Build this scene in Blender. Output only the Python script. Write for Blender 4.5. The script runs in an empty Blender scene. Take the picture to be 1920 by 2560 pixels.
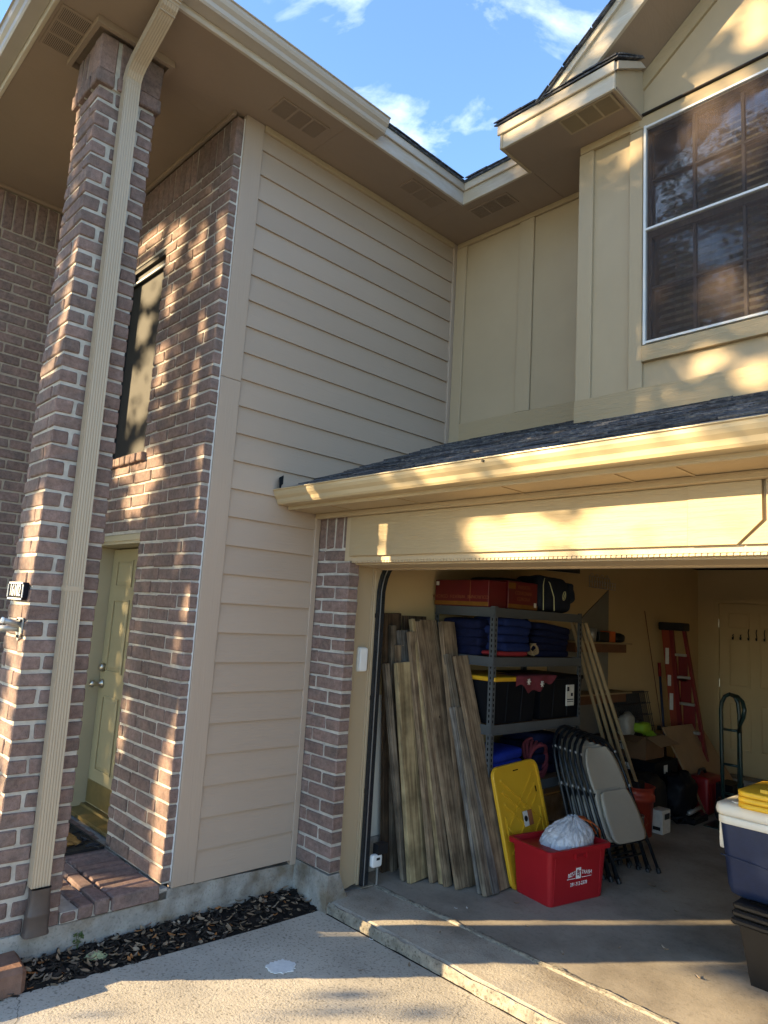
import bpy, math, random
import bmesh
from mathutils import Vector, Matrix, noise
RAD = math.radians
rnd = random.Random(7)
scene = bpy.context.scene
COL = scene.collection

# ------------------------------------------------------------------ camera
YAW, PIT, ROL, FPX = RAD(-46.5218), RAD(8.4905), RAD(3.4739), 1742.76
CAM = Vector((3.8302, -3.0142, 1.7632))
fw = Vector((math.sin(YAW)*math.cos(PIT), math.cos(YAW)*math.cos(PIT), math.sin(PIT)))
rt = Vector((math.cos(YAW), -math.sin(YAW), 0)); up = rt.cross(fw)
cr, sr = math.cos(ROL), math.sin(ROL)
r2, u2 = cr*rt + sr*up, -sr*rt + cr*up
cam = bpy.data.cameras.new('camera'); camo = bpy.data.objects.new('camera', cam); COL.objects.link(camo)
m3 = Matrix((r2, u2, -fw)).transposed()
camo.matrix_world = Matrix.Translation(CAM) @ m3.to_4x4()
cam.sensor_fit = 'HORIZONTAL'; cam.sensor_width = 36.0; cam.lens = 36.0*FPX/1920.0
cam.clip_start = 0.05; cam.clip_end = 600
scene.camera = camo

# ------------------------------------------------------------------ light
SUN = Vector((0.71, 1.0, -0.34))           # direction the light travels
ELEV = math.atan2(0.34, math.hypot(0.71, 1.0))
AZ = math.atan2(-0.71, -1.0)               # azimuth towards the sun (from +Y, clockwise to +X)
world = bpy.data.worlds.new("World"); scene.world = world; world.use_nodes = True
wn, wl = world.node_tree.nodes, world.node_tree.links
wn.clear()
w_out = wn.new('ShaderNodeOutputWorld'); w_bg = wn.new('ShaderNodeBackground')
w_sky = wn.new('ShaderNodeTexSky'); w_sky.sky_type = 'NISHITA'; w_sky.sun_disc = False
w_sky.sun_elevation = ELEV; w_sky.sun_rotation = AZ
w_sky.air_density = 1.0; w_sky.dust_density = 0.2; w_sky.ozone_density = 3.4
# thin clouds: noise on a cloud sheet overhead
w_tc = wn.new('ShaderNodeTexCoord'); w_sep = wn.new('ShaderNodeSeparateXYZ')
w_mx = wn.new('ShaderNodeMath'); w_mx.operation = 'MAXIMUM'; w_mx.inputs[1].default_value = 0.08
w_dx = wn.new('ShaderNodeMath'); w_dx.operation = 'DIVIDE'; w_dy = wn.new('ShaderNodeMath'); w_dy.operation = 'DIVIDE'
w_cmb = wn.new('ShaderNodeCombineXYZ')
w_map = wn.new('ShaderNodeMapping'); w_map.inputs['Scale'].default_value = (1.9, 1.9, 1); w_map.inputs['Location'].default_value = (0.6, 2.3, 0.4)
w_map.inputs['Rotation'].default_value = (0, 0, 0.5)
w_no = wn.new('ShaderNodeTexNoise'); w_no.inputs['Scale'].default_value = 1.6; w_no.inputs['Detail'].default_value = 9; w_no.inputs['Roughness'].default_value = 0.57; w_no.inputs['Distortion'].default_value = 0.35
w_rmp = wn.new('ShaderNodeValToRGB'); w_rmp.color_ramp.elements[0].position = 0.53; w_rmp.color_ramp.elements[1].position = 0.92
w_rmp.color_ramp.elements[0].color = (0, 0, 0, 1); w_rmp.color_ramp.elements[1].color = (0.75, 0.75, 0.75, 1)
w_mix = wn.new('ShaderNodeMix'); w_mix.data_type = 'RGBA'
w_mix.inputs['B'].default_value = (7.5, 7.7, 7.8, 1)
wl.new(w_tc.outputs['Generated'], w_sep.inputs[0])
wl.new(w_sep.outputs['Z'], w_mx.inputs[0])
wl.new(w_sep.outputs['X'], w_dx.inputs[0]); wl.new(w_mx.outputs[0], w_dx.inputs[1])
wl.new(w_sep.outputs['Y'], w_dy.inputs[0]); wl.new(w_mx.outputs[0], w_dy.inputs[1])
wl.new(w_dx.outputs[0], w_cmb.inputs['X']); wl.new(w_dy.outputs[0], w_cmb.inputs['Y'])
wl.new(w_cmb.outputs[0], w_map.inputs['Vector']); wl.new(w_map.outputs[0], w_no.inputs['Vector'])
wl.new(w_no.outputs['Fac'], w_rmp.inputs['Fac']); wl.new(w_rmp.outputs['Color'], w_mix.inputs['Factor'])
wl.new(w_sky.outputs['Color'], w_mix.inputs['A']); wl.new(w_mix.outputs['Result'], w_bg.inputs['Color'])
wl.new(w_bg.outputs[0], w_out.inputs['Surface'])
w_bg.inputs['Strength'].default_value = 0.12
sl = bpy.data.lights.new('sun', 'SUN'); sl.energy = 4.2; sl.angle = RAD(0.53); sl.color = (1.0, 0.76, 0.43)
slo = bpy.data.objects.new('sun', sl); COL.objects.link(slo); slo.location = (-20, -30, 14)
slo.rotation_euler = SUN.to_track_quat('-Z', 'Y').to_euler()
scene.view_settings.view_transform = 'Standard'; scene.view_settings.look = 'None'
scene.view_settings.gamma = 1.0; scene.view_settings.use_curve_mapping = False
scene.view_settings.exposure = 2.28

# ------------------------------------------------------------------ materials
MATS = {}
def mat(name, col, rough=0.6, var=0.12, vs=4.0, vst=(1, 1, 1), bump=0.0, bs=30.0, bst=(1, 1, 1), dist=0.0,
        objvar=0.0, metal=0.0, spec=0.4, col2=None, c2pos=(0.45, 0.62), c2s=6.0, alpha=1.0, detail=5.0, speck=0.0, specks=120.0):
    m = bpy.data.materials.new(name); m.use_nodes = True
    n, l = m.node_tree.nodes, m.node_tree.links
    b = n['Principled BSDF']
    b.inputs['Roughness'].default_value = rough; b.inputs['Metallic'].default_value = metal
    b.inputs['Specular IOR Level'].default_value = spec; b.inputs['Alpha'].default_value = alpha
    tc = n.new('ShaderNodeTexCoord'); oi = n.new('ShaderNodeObjectInfo')
    off = n.new('ShaderNodeVectorMath'); off.operation = 'ADD'
    mul = n.new('ShaderNodeMath'); mul.operation = 'MULTIPLY'; mul.inputs[1].default_value = 43.0
    l.new(oi.outputs['Random'], mul.inputs[0]); l.new(tc.outputs['Object'], off.inputs[0]); l.new(mul.outputs[0], off.inputs[1])
    def nz(scale, st, det=detail, ds=0.0, rg=0.6):
        mp = n.new('ShaderNodeMapping'); mp.inputs['Scale'].default_value = st
        t = n.new('ShaderNodeTexNoise'); t.inputs['Scale'].default_value = scale; t.inputs['Detail'].default_value = det
        t.inputs['Distortion'].default_value = ds; t.inputs['Roughness'].default_value = rg
        l.new(off.outputs[0], mp.inputs['Vector']); l.new(mp.outputs[0], t.inputs['Vector'])
        return t
    t1 = nz(vs, vst)
    rp = n.new('ShaderNodeMapRange'); rp.inputs['From Min'].default_value = 0.3; rp.inputs['From Max'].default_value = 0.7
    rp.inputs['To Min'].default_value = 1-var; rp.inputs['To Max'].default_value = 1+var
    l.new(t1.outputs['Fac'], rp.inputs['Value'])
    val = rp.outputs[0]
    if objvar:
        r3 = n.new('ShaderNodeMapRange'); r3.inputs['To Min'].default_value = 1-objvar; r3.inputs['To Max'].default_value = 1+objvar
        l.new(oi.outputs['Random'], r3.inputs['Value'])
        mm = n.new('ShaderNodeMath'); mm.operation = 'MULTIPLY'; l.new(val, mm.inputs[0]); l.new(r3.outputs[0], mm.inputs[1]); val = mm.outputs[0]
    if speck:
        t3 = nz(specks, (1, 1, 1), 2.0)
        r4 = n.new('ShaderNodeMapRange'); r4.inputs['From Min'].default_value = 0.55; r4.inputs['From Max'].default_value = 0.68
        r4.inputs['To Min'].default_value = 1.0; r4.inputs['To Max'].default_value = 1-speck
        l.new(t3.outputs['Fac'], r4.inputs['Value'])
        mm = n.new('ShaderNodeMath'); mm.operation = 'MULTIPLY'; l.new(val, mm.inputs[0]); l.new(r4.outputs[0], mm.inputs[1]); val = mm.outputs[0]
    if col2 is not None:
        t2 = nz(c2s, vst, 6.0)
        cr_ = n.new('ShaderNodeValToRGB'); cr_.color_ramp.elements[0].position = c2pos[0]; cr_.color_ramp.elements[1].position = c2pos[1]
        cr_.color_ramp.elements[0].color = (*col, 1); cr_.color_ramp.elements[1].color = (*col2, 1)
        l.new(t2.outputs['Fac'], cr_.inputs['Fac']); src = cr_.outputs['Color']
    else:
        rg = n.new('ShaderNodeRGB'); rg.outputs[0].default_value = (*col, 1); src = rg.outputs[0]
    sc = n.new('ShaderNodeVectorMath'); sc.operation = 'SCALE'
    l.new(src, sc.inputs[0]); l.new(val, sc.inputs['Scale']); l.new(sc.outputs[0], b.inputs['Base Color'])
    if bump:
        t4 = nz(bs, bst, 4.0, dist)
        bp = n.new('ShaderNodeBump'); bp.inputs['Strength'].default_value = bump; bp.inputs['Distance'].default_value = 0.004
        l.new(t4.outputs['Fac'], bp.inputs['Height']); l.new(bp.outputs[0], b.inputs['Normal'])
    MATS[name] = m
    return m

GY = (1, 0.06, 1); GX = (0.06, 1, 1); GZ = (1, 1, 0.06)
M = MATS
mat('siding', (0.392, 0.310, 0.243), 0.5, 0.05, 1.5, (1, .2, 1), 0.55, 55, GY, 1.2, objvar=0.03, spec=0.35)
mat('trim_v', (0.392, 0.310, 0.243), 0.5, 0.05, 2, (1, 1, .2), 0.5, 60, GZ, 1.0, spec=0.35)
mat('khaki', (0.40, 0.315, 0.205), 0.55, 0.06, 1.5, (1, 1, 1), 0.18, 60, GZ, 0.6, spec=0.3)
mat('khaki_x', (0.375, 0.29, 0.175), 0.55, 0.07, 2.0, (.25, 1, 1), 1.0, 45, GX, 1.8, spec=0.3)
mat('khaki_v', (0.40, 0.315, 0.205), 0.55, 0.06, 2.0, (1, 1, .25), 0.45, 60, GZ, 1.0, spec=0.3)
mat('jamb', (0.42, 0.33, 0.215), 0.5, 0.05, 2.0, (1, 1, .25), 0.3, 60, GZ, 1.0, spec=0.35)
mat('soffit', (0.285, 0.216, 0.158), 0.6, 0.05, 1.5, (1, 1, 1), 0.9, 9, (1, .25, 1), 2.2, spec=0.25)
mat('fascia_y', (0.44, 0.37, 0.29), 0.6, 0.10, 3, (1, .2, 1), 0.6, 60, GY, 1.0, col2=(0.52, 0.48, 0.43), c2s=9, spec=0.3)
mat('fascia_x', (0.44, 0.37, 0.27), 0.6, 0.10, 3, (.2, 1, 1), 0.7, 60, GX, 1.2, col2=(0.52, 0.46, 0.37), c2s=9, spec=0.3)
mat('gutter_y', (0.40, 0.355, 0.30), 0.38, 0.07, 3, (1, .1, 1), 0.05, 40, GY, spec=0.5)
mat('gutter_x', (0.44, 0.345, 0.205), 0.38, 0.08, 3, (.1, 1, 1), 0.05, 40, GX, spec=0.5)
mat('downspout', (0.40, 0.325, 0.235), 0.42, 0.06, 3, (1, 1, .1), 0.0, spec=0.5)
mat('adapter', (0.07, 0.055, 0.05), 0.45, 0.2, 9, spec=0.4)
mat('brick', (0.215, 0.147, 0.127), 0.85, 0.25, 35, (1, 1, 1), 0.9, 130, objvar=0.13, col2=(0.168, 0.125, 0.110), c2s=7, speck=0.35, specks=220, spec=0.2)
mat('mortar', (0.47, 0.44, 0.39), 0.95, 0.16, 18, (1, 1, 1), 1.0, 90, spec=0.1, col2=(0.38, 0.35, 0.31), c2s=5)
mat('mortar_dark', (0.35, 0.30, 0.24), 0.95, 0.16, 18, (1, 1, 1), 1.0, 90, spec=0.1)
mat('shingle', (0.060, 0.062, 0.074), 0.95, 0.35, 60, (1, 1, 1), 0.8, 260, objvar=0.4, col2=(0.15, 0.148, 0.15), c2s=26, spec=0.15)
mat('concrete', (0.50, 0.455, 0.38), 0.9, 0.13, 1.6, (1, 1, 1), 0.7, 85, col2=(0.38, 0.345, 0.29), c2s=1.7, c2pos=(0.42, 0.66), speck=0.45, specks=60, spec=0.15, detail=8)
mat('apron', (0.46, 0.41, 0.335), 0.9, 0.14, 3, (1, 1, 1), 0.7, 70, col2=(0.30, 0.255, 0.20), c2s=2.6, c2pos=(0.42, 0.68), speck=0.3, specks=80, spec=0.15, detail=8)
mat('garage_floor', (0.35, 0.307, 0.25), 0.75, 0.14, 2, (1, 1, 1), 0.35, 60, col2=(0.21, 0.182, 0.148), c2s=2.1, c2pos=(0.42, 0.68), speck=0.15, specks=50, spec=0.25, detail=8)
mat('lip', (0.24, 0.215, 0.175), 0.95, 0.3, 22, (1, 1, 1), 1.0, 60, speck=0.5, specks=60, spec=0.1)
mat('foundation', (0.33, 0.315, 0.285), 0.9, 0.30, 7, (1, 1, 1), 0.6, 50, col2=(0.21, 0.17, 0.125), c2s=4.5, c2pos=(0.46, 0.66), speck=0.25, specks=70, spec=0.15, detail=8)
mat('mulch', (0.018, 0.015, 0.013), 0.95, 0.4, 30, (1, 1, 1), 1.0, 70, spec=0.15)
mat('white_spot', (0.72, 0.72, 0.70), 0.7, 0.1, 30)
mat('white', (0.75, 0.75, 0.73), 0.4, 0.04, 4)
mat('screen_frame', (0.62, 0.63, 0.63), 0.35, 0.03, 4, spec=0.5)
mat('caulk', (0.72, 0.72, 0.70), 0.7, 0.1, 60, bump=0.6, bs=90)
mat('door_paint', (0.33, 0.275, 0.155), 0.42, 0.05, 3, spec=0.4)
mat('door_jamb', (0.40, 0.335, 0.215), 0.5, 0.05, 3, spec=0.4)
mat('brass', (0.23, 0.17, 0.065), 0.4, 0.15, 12, metal=0.6)
mat('nickel', (0.45, 0.40, 0.32), 0.28, 0.08, 12, metal=0.9)
mat('black', (0.012, 0.012, 0.014), 0.5, 0.2, 8)
mat('black_gloss', (0.012, 0.013, 0.016), 0.25, 0.15, 8, spec=0.5)
mat('plaque_black', (0.010, 0.010, 0.014), 0.8, 0.1, 8, spec=0.1)
mat('void', (0.006, 0.006, 0.006), 0.9, 0.1, 4, spec=0.05)
mat('screen_cloth', (0.04, 0.037, 0.033), 0.7, 0.12, 40, (8, 8, 1), spec=0.3)
mat('slat', (0.50, 0.41, 0.33), 0.55, 0.05, 4)
mat('muntin', (0.022, 0.017, 0.016), 0.5, 0.05, 4)
mat('wall_cream', (0.52, 0.385, 0.205), 0.8, 0.04, 2, bump=0.1, bs=60, spec=0.2)
mat('wall_low', (0.60, 0.57, 0.50), 0.8, 0.04, 2, spec=0.2)
mat('ceiling', (0.36, 0.30, 0.22), 0.9, 0.04, 2, spec=0.2)
mat('grey_ply', (0.20, 0.19, 0.165), 0.8, 0.06, 4, spec=0.2)
mat('rack_steel', (0.075, 0.085, 0.095), 0.45, 0.08, 6, metal=0.2, spec=0.5)
mat('track', (0.03, 0.035, 0.042), 0.3, 0.3, 30, metal=0.5, speck=0.3, specks=100)
mat('galv', (0.36, 0.36, 0.35), 0.4, 0.12, 14, metal=0.6)
mat('red_plastic', (0.33, 0.008, 0.014), 0.42, 0.05, 3, spec=0.4)
mat('red_can', (0.20, 0.007, 0.01), 0.4, 0.06, 5, spec=0.4)
mat('red_box', (0.10, 0.006, 0.010), 0.35, 0.12, 6, spec=0.5)
mat('gold', (0.22, 0.10, 0.02), 0.35, 0.2, 8, metal=0.35)
mat('gold_ink', (0.20, 0.07, 0.03), 0.45, 0.1, 8)
mat('yellow', (0.58, 0.33, 0.018), 0.38, 0.05, 4, spec=0.45)
mat('yellow_lit', (0.70, 0.42, 0.03), 0.45, 0.05, 4, spec=0.4)  # brighter copy of the yellow, sunlight put into the colour
mat('blue_blanket', (0.008, 0.018, 0.085), 0.8, 0.2, 20, bump=1.0, bs=130, bst=(1, 1, 1), spec=0.2)
mat('blue_bright', (0.006, 0.02, 0.21), 0.75, 0.15, 20, bump=1.0, bs=160, spec=0.2)
mat('navy_blanket', (0.006, 0.009, 0.035), 0.85, 0.2, 20, bump=0.9, bs=120, spec=0.15)
mat('navy_bag', (0.010, 0.015, 0.030), 0.7, 0.2, 12, bump=0.5, bs=160, spec=0.25)
mat('piping', (0.45, 0.47, 0.28), 0.6)
mat('red_cloth', (0.25, 0.015, 0.02), 0.85, 0.15, 20, bump=0.8, bs=100)
mat('maroon_cloth', (0.13, 0.02, 0.03), 0.85, 0.15, 20, bump=0.6, bs=100)
mat('tote_black', (0.005, 0.006, 0.009), 0.5, 0.15, 6, spec=0.12)
mat('tote_smoke', (0.011, 0.011, 0.012), 0.32, 0.15, 6, spec=0.35)
mat('cooler_blue', (0.008, 0.017, 0.052), 0.5, 0.14, 30, bump=0.25, bs=160, spec=0.35)
mat('cooler_white', (0.66, 0.63, 0.56), 0.45, 0.04, 5, spec=0.4)
mat('chair_tube', (0.006, 0.009, 0.013), 0.35, 0.15, 8, spec=0.3)
mat('chair_plastic', (0.36, 0.325, 0.265), 0.45, 0.05, 4, bump=0.1, bs=140, spec=0.35)
mat('chair_clip', (0.25, 0.25, 0.24), 0.4)
mat('bag', (0.52, 0.53, 0.57), 0.3, 0.10, 12, bump=1.0, bs=40, dist=2.5, spec=0.5)
mat('orange', (0.55, 0.11, 0.02), 0.5, 0.1, 6)
mat('bucket', (0.36, 0.045, 0.025), 0.45, 0.15, 9, col2=(0.45, 0.25, 0.2), c2pos=(0.62, 0.7), c2s=14)
mat('cardboard', (0.30, 0.19, 0.10), 0.85, 0.08, 6)
mat('cardboard_dark', (0.16, 0.085, 0.04), 0.85, 0.08, 6)
mat('lime', (0.22, 0.36, 0.02), 0.6, 0.1, 10)
mat('plastic_film', (0.33, 0.31, 0.27), 0.3, 0.15, 15, bump=0.8, bs=30)
mat('ladder_orange', (0.26, 0.04, 0.018), 0.45, 0.12, 12, spec=0.4)
mat('ladder_red', (0.16, 0.012, 0.012), 0.45, 0.12, 12)
mat('alu', (0.40, 0.37, 0.32), 0.45, 0.12, 14, metal=0.5)
mat('label_paper', (0.58, 0.57, 0.52), 0.6, 0.1, 30)
mat('label_brown', (0.30, 0.10, 0.04), 0.6, 0.1, 30)
mat('truck_green', (0.010, 0.028, 0.026), 0.35, 0.1, 8, spec=0.5)
mat('trim_wood', (0.33, 0.235, 0.125), 0.65, 0.08, 3, (1, 1, .1), 0.2, 60, GZ)
mat('shelf_wood', (0.14, 0.06, 0.03), 0.7, 0.2, 8)
mat('coir', (0.30, 0.16, 0.05), 0.95, 0.45, 60, bump=1.0, bs=120, spec=0.05)
mat('ground', (0.10, 0.10, 0.05), 0.95, 0.3, 2, bump=0.5, bs=30, spec=0.1)
mat('leaf_green', (0.045, 0.075, 0.020), 0.6, 0.3, 3, spec=0.3)
mat('bark', (0.10, 0.075, 0.055), 0.95, 0.3, 8, (1, 1, .2), 1.0, 12, GZ, spec=0.1)
mat('dry_leaf', (0.27, 0.19, 0.12), 0.75, 0.35, 9, col2=(0.30, 0.245, 0.19), c2s=4, objvar=0.3, spec=0.2)
mat('dry_leaf_orange', (0.27, 0.11, 0.035), 0.7, 0.3, 9, objvar=0.3, spec=0.25)
mat('lichen', (0.34, 0.36, 0.20), 0.9, 0.25, 20, bump=1.0, bs=60)
mat('weed', (0.07, 0.10, 0.03), 0.7, 0.2, 10)
mat('wood_chip', (0.03, 0.024, 0.02), 0.95, 0.4, 12, objvar=0.4, spec=0.1)
mat('paver', (0.21, 0.12, 0.085), 0.9, 0.2, 14, bump=0.9, bs=80, spec=0.15)
mat('stain_wood', (0.3, 0.3, 0.3), 0.8)

def wood(name, c1, c2, ring=6.0):
    m = bpy.data.materials.new(name); m.use_nodes = True
    n, l = m.node_tree.nodes, m.node_tree.links; b = n['Principled BSDF']
    b.inputs['Roughness'].default_value = 0.8; b.inputs['Specular IOR Level'].default_value = 0.2
    tc = n.new('ShaderNodeTexCoord'); oi = n.new('ShaderNodeObjectInfo')
    mul = n.new('ShaderNodeMath'); mul.operation = 'MULTIPLY'; mul.inputs[1].default_value = 31.0
    off = n.new('ShaderNodeVectorMath'); l.new(oi.outputs['Random'], mul.inputs[0]); l.new(tc.outputs['Object'], off.inputs[0]); l.new(mul.outputs[0], off.inputs[1])
    mp = n.new('ShaderNodeMapping'); mp.inputs['Scale'].default_value = (1, 1, 0.09); l.new(off.outputs[0], mp.inputs['Vector'])
    wv = n.new('ShaderNodeTexNoise'); wv.inputs['Scale'].default_value = ring*6.5; wv.inputs['Detail'].default_value = 5.0
    wv.inputs['Distortion'].default_value = 1.6; wv.inputs['Roughness'].default_value = 0.55
    mp2 = n.new('ShaderNodeMapping'); mp2.inputs['Scale'].default_value = (1, 1, 0.045); l.new(off.outputs[0], mp2.inputs['Vector'])
    l.new(mp2.outputs[0], wv.inputs['Vector'])
    nz = n.new('ShaderNodeTexNoise'); nz.inputs['Scale'].default_value = 7.0; nz.inputs['Detail'].default_value = 8; l.new(off.outputs[0], nz.inputs['Vector'])
    n2 = n.new('ShaderNodeTexNoise'); n2.inputs['Scale'].default_value = 90.0; n2.inputs['Detail'].default_value = 3; l.new(mp.outputs[0], n2.inputs['Vector'])
    r = n.new('ShaderNodeValToRGB'); r.color_ramp.elements[0].color = (*c1, 1); r.color_ramp.elements[1].color = (*c2, 1)
    r.color_ramp.elements[0].position = 0.44; r.color_ramp.elements[1].position = 0.56
    l.new(wv.outputs['Fac'], r.inputs['Fac'])
    mr = n.new('ShaderNodeMapRange'); mr.inputs['From Min'].default_value = 0.3; mr.inputs['From Max'].default_value = 0.7; mr.inputs['To Min'].default_value = 0.55; mr.inputs['To Max'].default_value = 1.3
    l.new(nz.outputs['Fac'], mr.inputs['Value'])
    sc = n.new('ShaderNodeVectorMath'); sc.operation = 'SCALE'; l.new(r.outputs['Color'], sc.inputs[0]); l.new(mr.outputs[0], sc.inputs['Scale'])
    l.new(sc.outputs[0], b.inputs['Base Color'])
    bp = n.new('ShaderNodeBump'); bp.inputs['Strength'].default_value = 0.5; bp.inputs['Distance'].default_value = 0.003
    l.new(n2.outputs['Fac'], bp.inputs['Height']); l.new(bp.outputs[0], b.inputs['Normal'])
    MATS[name] = m
wood('wood_brown', (0.25, 0.182, 0.115), (0.135, 0.092, 0.058))
wood('wood_grey', (0.19, 0.155, 0.115), (0.105, 0.085, 0.063))
wood('wood_pale', (0.37, 0.285, 0.155), (0.22, 0.16, 0.085), 3.0)
wood('wood_dark', (0.10, 0.065, 0.04), (0.05, 0.033, 0.022))
wood('wood_silver', (0.20, 0.185, 0.165), (0.11, 0.10, 0.09))

def screen_material():
    m = bpy.data.materials.new('solar_screen'); m.use_nodes = True
    n, l = m.node_tree.nodes, m.node_tree.links; b = n['Principled BSDF']
    b.inputs['Base Color'].default_value = (0.085, 0.056, 0.047, 1); b.inputs['Roughness'].default_value = 0.7
    tc = n.new('ShaderNodeTexCoord'); mp = n.new('ShaderNodeMapping'); mp.inputs['Scale'].default_value = (90, 90, 2.0)
    nz = n.new('ShaderNodeTexNoise'); nz.inputs['Scale'].default_value = 1.0; nz.inputs['Detail'].default_value = 3
    l.new(tc.outputs['Object'], mp.inputs['Vector']); l.new(mp.outputs[0], nz.inputs['Vector'])
    mr = n.new('ShaderNodeMapRange'); mr.inputs['From Min'].default_value = 0.3; mr.inputs['From Max'].default_value = 0.75; mr.inputs['To Min'].default_value = 0.16; mr.inputs['To Max'].default_value = 0.36
    l.new(nz.outputs['Fac'], mr.inputs['Value']); l.new(mr.outputs[0], b.inputs['Alpha'])
    MATS['solar_screen'] = m
    g = bpy.data.materials.new('window_glass'); g.use_nodes = True
    n, l = g.node_tree.nodes, g.node_tree.links; n.remove(n['Principled BSDF'])
    tr = n.new('ShaderNodeBsdfTransparent'); tr.inputs['Color'].default_value = (0.75, 0.78, 0.78, 1)
    gl = n.new('ShaderNodeBsdfGlossy'); gl.inputs['Roughness'].default_value = 0.02; gl.inputs['Color'].default_value = (0.9, 0.9, 0.9, 1)
    fr = n.new('ShaderNodeFresnel'); fr.inputs['IOR'].default_value = 1.55
    tc = n.new('ShaderNodeTexCoord'); nz = n.new('ShaderNodeTexNoise'); nz.inputs['Scale'].default_value = 2.5
    bp = n.new('ShaderNodeBump'); bp.inputs['Strength'].default_value = 0.05; bp.inputs['Distance'].default_value = 0.02
    l.new(tc.outputs['Object'], nz.inputs['Vector']); l.new(nz.outputs['Fac'], bp.inputs['Height']); l.new(bp.outputs[0], gl.inputs['Normal'])
    mx = n.new('ShaderNodeMixShader'); l.new(fr.outputs[0], mx.inputs['Fac']); l.new(tr.outputs[0], mx.inputs[1]); l.new(gl.outputs[0], mx.inputs[2])
    l.new(mx.outputs[0], n['Material Output'].inputs['Surface'])
    MATS['window_glass'] = g
screen_material()

# ------------------------------------------------------------------ mesh helpers
def mesh_of(v, f, name='mesh', smooth=False, fix=True):
    me = bpy.data.meshes.new(name); me.from_pydata([tuple(p) for p in v], [], f)
    if fix:
        bm = bmesh.new(); bm.from_mesh(me); bmesh.ops.recalc_face_normals(bm, faces=bm.faces); bm.to_mesh(me); bm.free()
    if smooth:
        me.polygons.foreach_set('use_smooth', [True]*len(me.polygons))
    me.update(); return me

WLOC = {}
def link(name, me, mt, parent=None, loc=(0, 0, 0), world=True):
    o = bpy.data.objects.new(name, me); COL.objects.link(o)
    if me is not None and mt is not None and len(me.materials) == 0:
        me.materials.append(MATS[mt] if isinstance(mt, str) else mt)
    loc = Vector(loc)
    if parent is not None:
        o.parent = parent
        if world: o.location = loc - WLOC.get(parent.name, Vector((0, 0, 0)))
        else: o.location = loc
    else: o.location = loc
    WLOC[o.name] = loc
    return o

def tag(o, label=None, cat=None, group=None, kind=None):
    if label: o['label'] = label
    if cat: o['category'] = cat
    if group: o['group'] = group
    if kind: o['kind'] = kind
    return o

def thing(name, label, cat, loc=(0, 0, 0), rotz=0.0, group=None):
    o = link(name, None, None, None, loc); o.rotation_euler = (0, 0, rotz); o.empty_display_size = 0.1
    return tag(o, label, cat, group)

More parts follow.
